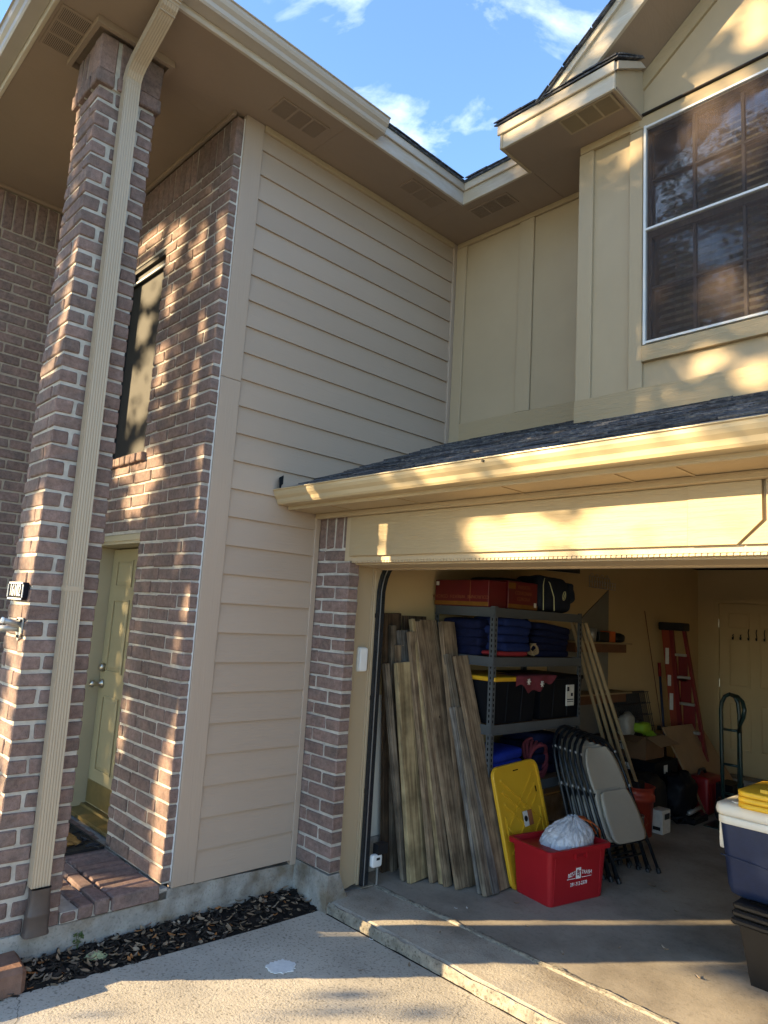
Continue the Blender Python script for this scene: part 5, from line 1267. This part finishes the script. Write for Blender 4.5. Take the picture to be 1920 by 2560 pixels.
simple('tool_case', 'small black case on the upper wall shelf', 'case', MB().cbox(-.07, .07, -.10, .10, 0, .10, .008), 'black', (0.22, 3.47, 1.64))
simple('plastic_cup', 'grey plastic tub at the left end of the upper wall shelf', 'tub', MB().lathe([(.045, 0), (.055, .13), (.05, .13), (.04, .01)], (0, 0, 0), 18), 'galv', (0.24, 3.30, 1.64), 0, True)
simple('black_bag', 'black lump of fabric at the right end of the upper wall shelf', 'bag', MB().superell((0, 0, .05), (.08, .09, .05), .7, 24, 12, .2, 12), 'black', (0.22, 3.82, 1.64), 0, True)
# stepladder
t = thing('stepladder', 'orange fibreglass stepladder with black top cap in the back corner', 'ladder', (0.50, 5.0, 0.0))
def rail(p0, p1, w, d, mt, name):
    b, tp = Vector(p0), Vector(p1); zax = tp-b; L = zax.length; zax.normalize(); yr = Vector((0, 1, 0)); xa = yr.cross(zax).normalized(); ya = zax.cross(xa)
    mb = MB().box(-w/2, w/2, -d/2, d/2, 0, L); mb.xf(Matrix.Translation(b) @ Matrix((xa, ya, zax)).transposed().to_4x4()); return mb.build(name, mt, t)
rail((0.42, 4.97, 0), (0.222, 4.98, 1.84), 0.085, 0.03, 'ladder_orange', 'rail')
rail((0.475, 4.96, 0), (0.295, 4.97, 1.84), 0.04, 0.045, 'ladder_red', 'rail')
rail((0.735, 5.02, 0), (0.425, 5.0, 1.84), 0.03, 0.05, 'ladder_red', 'rail')
for (xa, xb, z_) in ((0.33, 0.47, 1.545), (0.355, 0.51, 1.30), (0.385, 0.555, 1.015), (0.41, 0.61, 0.72), (0.44, 0.66, 0.42)):
    MB().box(xa, xb, 4.955, 5.03, z_-.028, z_).build('step', 'alu', t)
    MB().box(xa+.02, xb-.02, 5.03, 5.05, z_-.3, z_-.03).build('back_brace', 'ladder_red', t)
MB().cbox(0.165, 0.46, 4.92, 5.09, 1.80, 1.89, .012).build('top_cap', 'black', t)
MB().box(0.236, 0.275, 4.955, 4.9575, 1.42, 1.60).build('label_strip', 'label_paper', t)
MB().box(0.262, 0.30, 4.954, 4.9565, 1.18, 1.30).build('label_strip', 'label_paper', t)
MB().box(0.285, 0.325, 4.953, 4.9555, 0.92, 1.10).build('label_strip', 'label_paper', t)
stick('fishing_rod', 'thin dark rod leaning on the garage wall left of the ladder', 'rod', (0.42, 4.72, 0.0), (0.11, 4.70, 2.0), .008, .008, 'shelf_wood', None)
t = thing('long_handled_tool', 'dark pole with a red grip standing left of the ladder', 'tool', (0.30, 4.83, 0.0))
MB().tube([(0.30, 4.83, 0.35), (0.215, 4.86, 1.30)], .014, 10).build('pole', 'cooler_blue', t, True)
MB().tube([(0.217, 4.859, 1.28), (0.205, 4.862, 1.43)], .019, 10).build('grip', 'red_can', t, True)
MB().box(0.22, 0.50, 4.78, 4.86, 0.70, 0.745).build('clamp_bar', 'black', t)
# black wire crate folded
t = thing('wire_crate', 'folded black wire dog crate leaning on the garage wall', 'dog crate', (0.30, 4.05, 0.0))
wb = MB()
for dx in (0.0, 0.05):
    for i in range(23):
        y = 3.62+0.04*i; wb.tube([(0.36+dx, y, 0.30), (0.19+dx, y, 1.13)], .0035, 4)
    for i in range(8):
        z_ = 0.32+0.115*i; x_ = 0.36+dx-(z_-.3)*.205; wb.tube([(x_, 3.60, z_), (x_, 4.52, z_)], .0045, 4)
wb.build('wire', 'black', t)
MB().hexa([(0.30, 3.62, .3), (.31, 3.62, .3), (.31, 4.5, .3), (.30, 4.5, .3), (.135, 3.62, 1.1), (.145, 3.62, 1.1), (.145, 4.5, 1.1), (.135, 4.5, 1.1)]).build('tray', 'black', t)
# stacked boxes and brush
t = carton('storage_box', 'black box with white label under the open cardboard carton', 0.14, 0.66, 3.78, 4.30, 0.0, 0.52, 'tote_black', 'box')
MB().box(0.30, 0.42, 3.7785, 3.7795, .42, .48).build('white_label', 'label_paper', t)
MB().box(0.6605, 0.662, 3.98, 4.06, .40, .48).build('checker_label', 'label_paper', t)
t = thing('open_carton', 'open brown cardboard carton with flaps, on the black box', 'box', (0.38, 4.0, 0.525))
MB().box(-.19, .18, -.20, -.195, 0, .22).box(-.19, .18, .195, .20, 0, .22).box(-.19, -.185, -.195, .195, 0, .22).box(.175, .18, -.195, .195, 0, .22).box(-.185, .175, -.195, .195, 0, .006).build('carton', 'cardboard_dark', t, local=True)
MB().hexa([(.18, -.19, .215), (.186, -.19, .215), (.186, .19, .215), (.18, .19, .215), (.34, -.21, .15), (.345, -.21, .155), (.345, .21, .155), (.34, .21, .15)]).build('flap', 'cardboard', t, local=True)
MB().hexa([(-.18, -.2, .218), (.17, -.2, .218), (.17, -.196, .222), (-.18, -.196, .222), (-.16, -.33, .17), (.15, -.33, .17), (.15, -.33, .175), (-.16, -.33, .175)]).build('flap', 'cardboard_dark', t, local=True)
MB().box(-.12, -.04, -.2015, -.2003, .07, .15).build('white_label', 'label_paper', t, local=True)
t = thing('scrub_brush', 'lime green scrub brush head on the open carton', 'brush', (0.43, 3.98, 0.74))
MB().superell((0, 0, .07), (.075, .10, .055), .6, 28, 14).build('head', 'lime', t, True, local=True)
bz = MB()
for i in range(60):
    a = rnd.uniform(0, 6.28); r_ = rnd.uniform(.2, 1); p = Vector((.06*r_*math.cos(a)+.03, .085*r_*math.sin(a)+.03, .04)); bz.tube([p, p+Vector((.035, .03, -.045))], .003, 4)
bz.build('bristles', 'lime', t, local=True)
MB().superell((-.03, -.03, .12), (.04, .05, .03), .6, 20, 10).build('collar', 'black', t, True, local=True)
t = thing('plastic_sack', 'crumpled clear plastic sack beside the green brush', 'plastic bag', (0.33, 3.86, 0.70))
MB().superell((0, 0, .11), (.07, .09, .13), .7, 28, 18, .2, 12, 3).build('film', 'plastic_film', t, True, local=True)
t = thing('hose_heap', 'black hose and cables heaped in front of the black box', 'hose', (0.80, 4.02, 0.0))
hb = MB()
for j in range(4):
    rr = random.Random(j); hb.tube([((.10+.01*j)*math.cos(a)*.7+rr.uniform(-.03, .03), (.16+.012*j)*math.sin(a), .03+.045*j*.9+.03*math.sin(2*a+j)) for a in [i*math.pi/12 for i in range(24)]], .018, 6, True)
hb.superell((0, 0, .24), (.12, .20, .20), .7, 30, 18, .25, 9).build('coil', 'tote_black', t, True, local=True)
simple('dark_bundle', 'black bundle of gear behind the orange bucket', 'bundle', MB().superell((0, 0, .22), (.14, .22, .22), .6, 30, 16, .15, 7), 'black', (0.66, 3.60, 0.0), 0, True)
# cardboard sheet
o = MB().hexa([(0.88, 4.42, 0.0), (0.895, 4.42, 0.0), (0.86, 5.55, 0.0), (0.845, 5.55, 0.0), (0.50, 4.28, 0.80), (0.515, 4.28, 0.805), (0.50, 5.24, 0.79), (0.485, 5.24, 0.785)]).build('cardboard_sheet', 'cardboard'); tag(o, 'large tan cardboard sheet leaning in front of the ladder', 'cardboard')
# bucket, cans
t = thing('orange_bucket', 'orange bucket with white paint splashes behind the chairs', 'bucket', (0.765, 3.20, 0.0))
MB().lathe([(.0, .002), (.128, .0), (.143, .29), (.156, .292), (.156, .335), (.148, .338), (.151, .40), (.158, .403), (.158, .412), (.146, .412), (.125, .012)], (0, 0, 0), 32).build('pail', 'bucket', t, True, local=True)
MB().cbox(-.10, .05, -.06, .06, .31, .45, .006).build('black_box', 'black', t, local=True)
simple('paint_can', 'small silver paint can in front of the orange bucket', 'can', MB().lathe([(.0, .0), (.075, 0), (.075, .20), (.079, .204), (.079, .212), (.066, .212), (.06, .205)], (0, 0, 0), 24), 'galv', (0.86, 2.98, 0.0), 0, True)
t = carton('white_carton', 'small white printed carton right of the orange bucket', 0.82, 0.93, 3.36, 3.52, 0.0, 0.20, 'label_paper')
MB().box(.84, .91, 3.3585, 3.3595, .03, .06).build('print', 'black', t)
MB().box(.9305, .9315, 3.40, 3.50, .12, .17).build('print', 'black', t)
t = thing('red_case', 'red plastic tool case with black handle on the garage floor', 'tool case', (0.77, 4.62, 0.0))
MB().superell((0, 0, .18), (.14, .19, .18), .18, 40, 20).build('shell', 'red_can', t, True, local=True)
MB().tube([(0, -.09, .35), (0, -.06, .40), (0, .06, .40), (0, .09, .35)], .016, 10).build('handle', 'black', t, True, local=True)
rb = MB()
for y in (-.10, 0, .10): rb.cbox(.138, .146, y-.035, y+.035, .06, .30, .004)
rb.build('rib', 'red_can', t, local=True)
t = thing('drill_case', 'flat black and grey power tool lying before the red case', 'tool', (0.92, 4.10, 0.0))
MB().cbox(-.06, .06, -.17, .15, .0, .065, .012).build('body', 'black_gloss', t, local=True)
MB().tube([(0, -.17, .10), (0, .12, .12)], .022, 10).build('barrel', 'galv', t, True, local=True)
# hand truck
t = thing('hand_truck', 'dark green hand truck with loop handle standing by the back door', 'hand truck', (1.20, 4.3, 0.0))
def tb(pts, nm, r=.019): MB().tube(pts, r, 10).build(nm, 'truck_green', t, True)
tb([(1.10, 4.3, .02), (1.09, 4.3, .60), (1.085, 4.3, 1.06), (1.095, 4.3, 1.13), (1.125, 4.3, 1.19), (1.17, 4.3, 1.215), (1.215, 4.3, 1.20), (1.245, 4.3, 1.14), (1.255, 4.3, 1.03), (1.26, 4.3, .6), (1.265, 4.3, .02)], 'frame')
tb([(1.19, 4.29, 1.21), (1.28, 4.2, 1.205), (1.35, 4.12, 1.17), (1.38, 4.08, 1.10), (1.36, 4.1, 1.03), (1.30, 4.18, .95), (1.26, 4.28, .88)], 'loop_handle')
for z_ in (.875, .55, .28): tb([(1.093, 4.3, z_), (1.262, 4.3, z_)], 'crossbar', .013)
tb([(1.235, 4.33, .9), (1.22, 4.35, .05)], 'brace', .012)
MB().box(1.02, 1.32, 4.02, 4.30, 0.0, .012).build('toe_plate', 'truck_green', t)
for x_ in (1.04, 1.32):
    MB().lathe([(0, -.025), (.09, -.025), (.11, -.012), (.11, .012), (.09, .025), (0, .025)], (x_, 4.38, .11), 20, 'x').build('wheel', 'black', t, True)
simple('dark_box', 'dark box on the floor beside the hand truck', 'box', MB().cbox(-.09, .09, -.16, .16, 0, .30, .01), 'tote_black', (0.99, 4.75, 0.0))
# hook rail on the back door
t = thing('hook_rail', 'row of black coat hooks on the back door', 'hooks', (0.73, 6.155, 1.77))
MB().box(-.22, .22, -.006, .0, .0, .03).build('rail', 'wall_cream', t, local=True)
for i, x_ in enumerate((-.18, -.09, 0, .09, .18)):
    h_ = .10 if i > 1 else .03
    MB().tube([(x_, -.01, h_), (x_+.0, -.035, h_*.6), (x_, -.012, .0), (x_, -.02, -.03), (x_, -.045, -.025), (x_, -.05, 0)], .006, 6).build('hook', 'black', t, True, local=True)

# ------------------------------------------------------------------ cooler on nested smoke totes, yellow lids on top
t = thing('nested_totes', 'stack of smoky black nested totes under the blue cooler', 'storage tote', (2.68, 1.33, 0.0))
MB().hexa(frust(2.405, 2.96, 1.14, 1.50, 0, .30, 2.365, 3.0, 1.10, 1.54)).build('tub', 'tote_smoke', t)
for i in range(3):
    z_ = .292+.037*i; MB().cbox(2.333+.004*i, 3.03, 1.068+.004*i, 1.57, z_, z_+.033, .010).build('rim', 'tote_smoke', t)
rb = MB()
for x_ in (2.46, 2.62, 2.80): rb.hexa(frust(x_, x_+.05, 1.134, 1.15, .01, .285, x_-.005, x_+.055, 1.094, 1.12))
rb.build('rib', 'tote_smoke', t)
MB().box(2.40, 2.95, 1.14, 1.50, .402, .406).build('inside', 'void', t)
t = thing('cooler', 'blue cooler with white lid standing on the smoky totes', 'cooler', (2.60, 1.33, 0.405))
def rings_world(prof, r0, nm, mt, n=6):
    mb = MB(); ring_wall(mb, prof, r0, n); o_ = mb.build(nm, mt, t, True, local=True); return o_
rings_world([(.285, .165, 0.0), (.305, .182, .012), (.316, .190, .05), (.345, .205, .36), (.345, .205, .365)], .05, 'body', 'cooler_blue')
rings_world([(.350, .208, .362), (.354, .212, .366), (.354, .212, .398), (.350, .208, .402)], .05, 'collar', 'cooler_white')
rings_world([(.352, .210, .405), (.362, .218, .410), (.366, .222, .43), (.362, .218, .458), (.345, .205, .468)], .055, 'lid', 'cooler_white')
MB().superell((-.20, -.06, .470), (.10, .10, .006), .3, 28, 8).build('lid_recess', 'cooler_white', t, True, local=True)
MB().superell((-.362, -.06, .305), (.014, .05, .10), .25, 20, 14).build('handle', 'cooler_white', t, True, local=True)
crv = [(-.335+.67*i/14, -.1985-.0035, .20-.10*(i/14)**1.6) for i in range(15)]
MB().tube([(a, b-.004*(1-abs(2*i/14-1)**6)+.004+.0*i, c) for i, (a, b, c) in enumerate(crv)], .004, 6).build('crease', 'cooler_blue', t, True, local=True)
t = thing('yellow_lid_stack', 'stack of three yellow tote lids on the white cooler lid', 'lid', (2.72, 1.30, 0.874))
for i in range(3):
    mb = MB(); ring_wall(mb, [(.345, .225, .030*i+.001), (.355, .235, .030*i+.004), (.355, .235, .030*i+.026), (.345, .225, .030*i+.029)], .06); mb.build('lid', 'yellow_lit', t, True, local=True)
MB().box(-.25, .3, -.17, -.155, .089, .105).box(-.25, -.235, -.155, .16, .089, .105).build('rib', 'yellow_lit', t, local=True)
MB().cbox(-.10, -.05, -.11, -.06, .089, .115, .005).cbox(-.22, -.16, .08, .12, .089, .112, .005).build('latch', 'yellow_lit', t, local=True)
MB().superell((.05, 0, .10), (.12, .12, .03), .6, 24, 12, .2, 10).build('wrapper', 'bag', t, True, local=True)

# ------------------------------------------------------------------ leaves, chips, weed
def leaf_mesh(L, W, curl, seed):
    v = []; f = []; n = 6; rn = random.Random(seed)
    for i in range(n+1):
        t_ = i/n; w = W*math.sin(math.pi*min(1, t_*1.02))**.75*(1-.25*t_); z_ = curl*(t_-.5)**2*L*4+.0015; y = L*(t_-.5)
        for s_ in (-1, 0, 1): v.append((s_*w/2, y, z_+abs(s_)*curl*W*1.1+rn.uniform(-.0006, .0006)))
    for i in range(n):
        for j in range(2): f.append((i*3+j, i*3+j+1, (i+1)*3+j+1, (i+1)*3+j))
    v2 = [(a, b, c-.0006) for a, b, c in v]; m = len(v)
    return v+v2, f+[tuple(reversed([m+i for i in q])) for q in f]
def scatter_leaves(name, n, mt, smin, smax, seed, chips=False):
    rn = random.Random(seed); mb = MB()
    for i in range(n):
        y = -3.0*rn.random()**0.9; xe = 0.27-0.04*(-y); x = rn.uniform(0.015, xe+.02)
        t_ = x/xe; z_ = -0.012-0.055*t_+rn.uniform(.006, .024)
        if chips:
            L = rn.uniform(.015, .05); v, f = cbox_data(0, 0, 0, L, L*rn.uniform(.2, .4), rn.uniform(.003, .008), .001); z_ -= .006
        else:
            L = rn.uniform(smin, smax); v, f = leaf_mesh(L, L*rn.uniform(.36, .5), rn.uniform(-.05, .22), i)
        M4 = Matrix.Translation((x, y, z_)) @ Matrix.Rotation(rn.uniform(0, 6.28), 4, 'Z') @ Matrix.Rotation(rn.gauss(0, .28), 4, 'X') @ Matrix.Rotation(rn.gauss(0, .3), 4, 'Y')
        mb.add([M4 @ Vector(p) for p in v], f)
    o = mb.build(name, mt, None, not chips, fix=False); return o
tag(scatter_leaves('leaf_litter', 520, 'dry_leaf', .024, .056, 1), 'dry brown leaves littering the mulch bed', 'leaves', kind='stuff')
tag(scatter_leaves('orange_leaf_litter', 80, 'dry_leaf_orange', .025, .05, 2), 'orange brown leaves among the litter in the mulch bed', 'leaves', kind='stuff')
tag(scatter_leaves('mulch_chips', 1500, 'wood_chip', 0, 0, 3, True), 'dark wood chips covering the mulch bed', 'mulch', kind='stuff')
t = thing('lichen_clump', 'pale green lichen clump lying in the mulch bed', 'lichen', (0.12, -1.33, -0.04))
MB().superell((0, 0, .012), (.020, .034, .012), 1.0, 40, 20, .8, 60).superell((.014, .03, .006), (.014, .02, .010), 1.0, 30, 16, .8, 70).build('clump', 'lichen', t, local=True)
t = thing('weed', 'small green weed growing against the foundation', 'weed', (0.025, -1.385, -0.01))
wd = MB()
for i in range(12):
    a = rnd.uniform(0, 6.28); h = rnd.uniform(.015, .07); v, f = leaf_mesh(.028, .014, .2, i)
    M4 = Matrix.Translation((.012*math.cos(a), .02*math.sin(a), h)) @ Matrix.Rotation(a, 4, 'Z') @ Matrix.Rotation(.6, 4, 'X'); wd.add([M4 @ Vector(p) for p in v], f)
for i in range(3): wd.tube([(0, 0, -.01), (.006*i-.006, .012*(i-1), .07)], .0016, 4)
wd.build('leaves', 'weed', t, local=True, fix=False)
spots = [(0.86, 0.028, -.056, 0.9, 'dry_leaf_orange'), (0.95, 0.17, .007, .5, 'dry_leaf'), (0.60, 0.18, .006, .35, 'dry_leaf'), (1.62, 0.62, .004, .8, 'dry_leaf'), (1.78, 0.95, .004, .5, 'dry_leaf'), (1.06, 0.98, .003, .6, 'dry_leaf'), (1.45, 2.05, .003, 1.1, 'dry_leaf'), (1.55, 2.02, .003, .9, 'dry_leaf'),
         (1.95, 1.15, .003, .9, 'dry_leaf'), (2.2, 0.98, .003, .8, 'dry_leaf'), (1.0, -0.30, -.057, .5, 'dry_leaf'), (1.12, -0.06, -.057, .7, 'dry_leaf'), (0.88, 0.60, .003, .4, 'white'), (0.92, 0.66, .003, .4, 'white'), (1.3, 0.75, .003, .5, 'dry_leaf'), (1.05, 0.26, .006, .5, 'dry_leaf'), (1.75, 1.75, .003, .6, 'dry_leaf'), (0.78, -0.02, -.057, .5, 'white')]
LM = [mesh_of(*leaf_mesh(.055, .024, .15+.05*i, 90+i), 'fallen_leaf', True, False) for i in range(3)]
LMM = {}
LEAF_LABELS = ['orange leaf lying on the joint between driveway and garage apron', 'curled brown leaf on the apron near the broken slab edge', 'dark brown leaf on the apron in front of the tan jamb', 'pale leaf on the sunlit garage floor near the front', 'pale curled leaf on the garage floor between bin and driveway', 'small brown leaf at the foot of the leaning lumber', 'long pale leaf on the dark floor in front of the folding chairs', 'second pale leaf on the dark floor right of the long one', 'leaf lying in the strip of sunlight on the garage floor', 'pale leaf on the floor beside the smoky totes', 'small leaf on the shaded driveway near the white paint spot', 'dark leaf on the driveway just before the apron lip', 'white scrap on the garage floor below the lumber', 'second white scrap on the garage floor nearer the apron', 'brown leaf on the floor in front of the red bin', 'small leaf on the middle of the apron', 'tiny leaf on the garage floor between bin and cooler', 'white paper scrap on the driveway joint left of the orange leaf']
for i, (x, y, z_, s_, mt) in enumerate(spots):
    key = (i % 3, mt)
    if key not in LMM: LMM[key] = LM[i % 3].copy()
    o = link('fallen_leaf', LMM[key], mt, None, (x, y, z_)); o.rotation_euler = (0, 0, rnd.uniform(0, 6.28)); o.scale = (s_, s_, s_)
    tag(o, LEAF_LABELS[i], 'scrap' if mt == 'white' else 'leaf', 'loose leaves on the concrete')

# ------------------------------------------------------------------ unseen trees: one before the sun, one for the window reflection
PATCH = [(-0.09,4.02,0.1,0.13),(0.42,3.81,0.16,0.15),(0.63,3.57,0.08,0.06),(-0.49,4.23,0.16,0.06),(-0.04,3.57,0.05,0.09),(0.44,3.25,0.08,0.07),(0.62,3.12,0.06,0.09),(0.36,2.9,0.08,0.14),(-0.08,3.16,0.06,0.08),(-0.06,2.99,0.06,0.05),(0.34,2.76,0.06,0.07),(0.48,2.76,0.06,0.05),(-0.61,3.92,0.16,0.11),(-0.67,3.57,0.11,0.09),(-0.52,3.09,0.17,0.16),(-0.81,3.05,0.07,0.15),(-0.55,2.85,0.09,0.04),(-0.5,2.48,0.14,0.11),(-0.11,2.33,0.14,0.11),(0.6,2.06,0.1,0.07),(-0.25,2.12,0.15,0.07),(0.45,1.8,0.07,0.03),(0.48,1.69,0.07,0.08),(0.45,1.5,0.09,0.05),(0.62,1.45,0.08,0.07),(0.46,1.37,0.08,0.06),(0.48,1.21,0.08,0.06),(0.44,1.11,0.07,0.05),(0.42,0.97,0.06,0.08),(0.62,0.94,0.08,0.07),(0.04,0.75,0.07,0.05),(0.62,0.83,0.06,0.05),(0.04,0.66,0.06,0.05),(0.03,0.57,0.09,0.04),(0.57,0.59,0.09,0.04),(0.55,0.48,0.09,0.07),(0.59,0.34,0.09,0.07),(0.58,0.24,0.06,0.06),(0.58,0.08,0.07,0.05),(0.14,0.15,0.05,0.04),(0.65,-0.02,0.05,0.06),(0.01,0.47,0.05,0.04),(1.27,3.01,0.04,0.07),(1.26,2.63,0.06,0.15),(1.24,2.5,0.06,0.08),(1.23,1.52,0.1,0.1),(1.2,1.35,0.09,0.11),(1.17,1.18,0.1,0.1),(1.15,1.01,0.1,0.1),(1.15,0.89,0.1,0.09),(1.21,0.88,0.09,0.05),(1.2,0.75,0.08,0.06),(1.2,0.62,0.08,0.06),(1.18,0.49,0.08,0.06),(1.2,0.38,0.08,0.06),(1.77,5.83,0.06,0.09),(1.97,5.64,0.07,0.12),(1.99,5.55,0.05,0.06),(1.47,5.61,0.03,0.03),(1.77,5.39,0.03,0.03),(1.86,5.28,0.07,0.03),(1.26,5.13,0.08,0.06),(0.91,3.92,0.07,0.18),(1.71,3.6,0.08,0.05),(1.95,3.47,0.08,0.07),(1.76,3.97,0.09,0.1),(1.88,3.88,0.09,0.05),(1.72,5.06,0.11,0.15),(1.94,4.98,0.1,0.19),(1.81,4.85,0.17,0.07),(1.68,5.36,0.09,0.06),(1.2,5.25,0.1,0.06),(0.9,5.3,0.11,0.04),(1.22,5.41,0.04,0.04),(1.46,5.54,0.03,0.04)]
LIT_BOX = [(1.22, 9, -9, 0.36, .97), (1.32, 3.3, 2.02, 2.46, .25), (0.54, 0.80, -0.4, 1.1, .97), (0.52, 0.80, 2.0, 2.42, .97), (1.0, 1.3, -3, -0.35, .9)]
PATCH += [(1.72, 2.18, .20, .10), (2.45, 2.24, .34, .13), (2.9, 2.2, .2, .15), (1.15, 2.40, .2, .03)]
def transmit(u, v):  # crown gaps are shaped so sunlight lands in these chosen patches
    T = 0.015
    for (a, b, c, d) in PATCH:
        q = ((u-a)/(c*1.2))**2+((v-b)/(d*1.2))**2
        if q < 1.0: T = max(T, .97)
        elif q < 1.9: T = max(T, .45)
    for (u0, u1, v0, v1, tt) in LIT_BOX:
        if u0 < u < u1 and v0 < v < v1:
            k_ = noise.noise(Vector((u*2.6, v*3.2, 1.7)))+.5*noise.noise(Vector((u*7, v*7, 5.1)))
            T = max(T, tt*(.35 if k_ < -.38 else (.75 if k_ < -.15 else 1)))
    return T
def leaves_crown(rn, n, sampler, carve, size):
    v = []; f = []; made = 0
    while made < n:
        p = sampler(rn)
        made += 1
        if carve:
            uu, vv = p.x-.71*p.y, p.z+.34*p.y
            tau = min(4.2, -math.log(max(transmit(uu, vv), .015)))
            if rn.random() > tau/4.2: continue
        a = Vector((rn.gauss(0, 1), rn.gauss(0, 1), rn.gauss(0, 1))).normalized(); b = a.orthogonal().normalized(); L = size*rn.uniform(.7, 1.3); W = L*.5
        i = len(v); v += [p-a*L/2, p+b*W/2, p+a*L/2, p-b*W/2]; f.append((i, i+1, i+2, i+3))
    return v, f
def trunk_limbs(mb, base, h, r, tips, rn):
    base = Vector(base); top = base+Vector((rn.uniform(-.2, .2), rn.uniform(-.2, .2), h))
    mb.tube([base-Vector((0, 0, .2)), base+Vector((.03, .02, h*.3)), base+Vector((-.05, .03, h*.65)), top], [r*1.35, r, r*.85, r*.7], 12)
    for tp in tips:
        tp = Vector(tp); mid = top.lerp(tp, .5)+Vector((rn.uniform(-.4, .4), rn.uniform(-.4, .4), rn.uniform(.1, .6)))
        mb.tube([top-Vector((0, 0, .3)), mid, tp], [r*.5, r*.3, r*.08], 7)
rn = random.Random(11)
T1 = thing('oak_tree', 'large leafy oak in front of the house whose shadow dapples the bricks', 'tree', (-5.75, -8.2, -0.15))
mb = MB(); trunk_limbs(mb, (-5.75, -8.2, -0.15), 3.0, .24, [(-5.2, -8.0, 5.6), (-4.4, -8.5, 6.2), (-6.9, -8, 5.6), (-4.9, -7.6, 7.4), (-5.9, -8.8, 8.2)], rn)
mb.build('trunk', 'bark', T1, True)
def samp1(r_):
    while True:
        u = r_.uniform(-2.0, 4.6); v = r_.uniform(-1.2, 7.4); y = r_.uniform(-10.0, -6.4)
        e = ((u-1.2)/3.5)**2+((v-3.4)/4.3)**2+((y+8.2)/2.4)**2
        if e < 1.25: return Vector((u+.71*y, y, v-.34*y))
lv, lf = leaves_crown(rn, 98000, samp1, True, .11)
me = mesh_of(lv, lf, 'crown', False, False); link('crown', me, 'leaf_green', T1, (0, 0, 0))
T2 = thing('oak_tree', 'second tall oak farther right, mirrored in the upper window', 'tree', (-2.8, -21.0, -0.15))
mb = MB(); trunk_limbs(mb, (-2.8, -21, -.15), 6, .38, [(-5, -20.5, 12), (-1, -21.5, 12), (-3, -20, 15), (-3.5, -22, 14), (0, -20.5, 10)], rn)
mb.build('trunk', 'bark', T2, True)
cl = [Vector((rn.gauss(-3.4, 3.0), rn.gauss(-21, 1.6), rn.uniform(6.0, 21))) for _ in range(130)]
def samp2(r_):
    c = r_.choice(cl); return c+Vector((r_.gauss(0, .55), r_.gauss(0, .55), r_.gauss(0, .45)))
lv, lf = leaves_crown(rn, 42000, samp2, False, .22)
link('crown', mesh_of(lv, lf, 'crown', False, False), 'leaf_green', T2, (0, 0, 0))
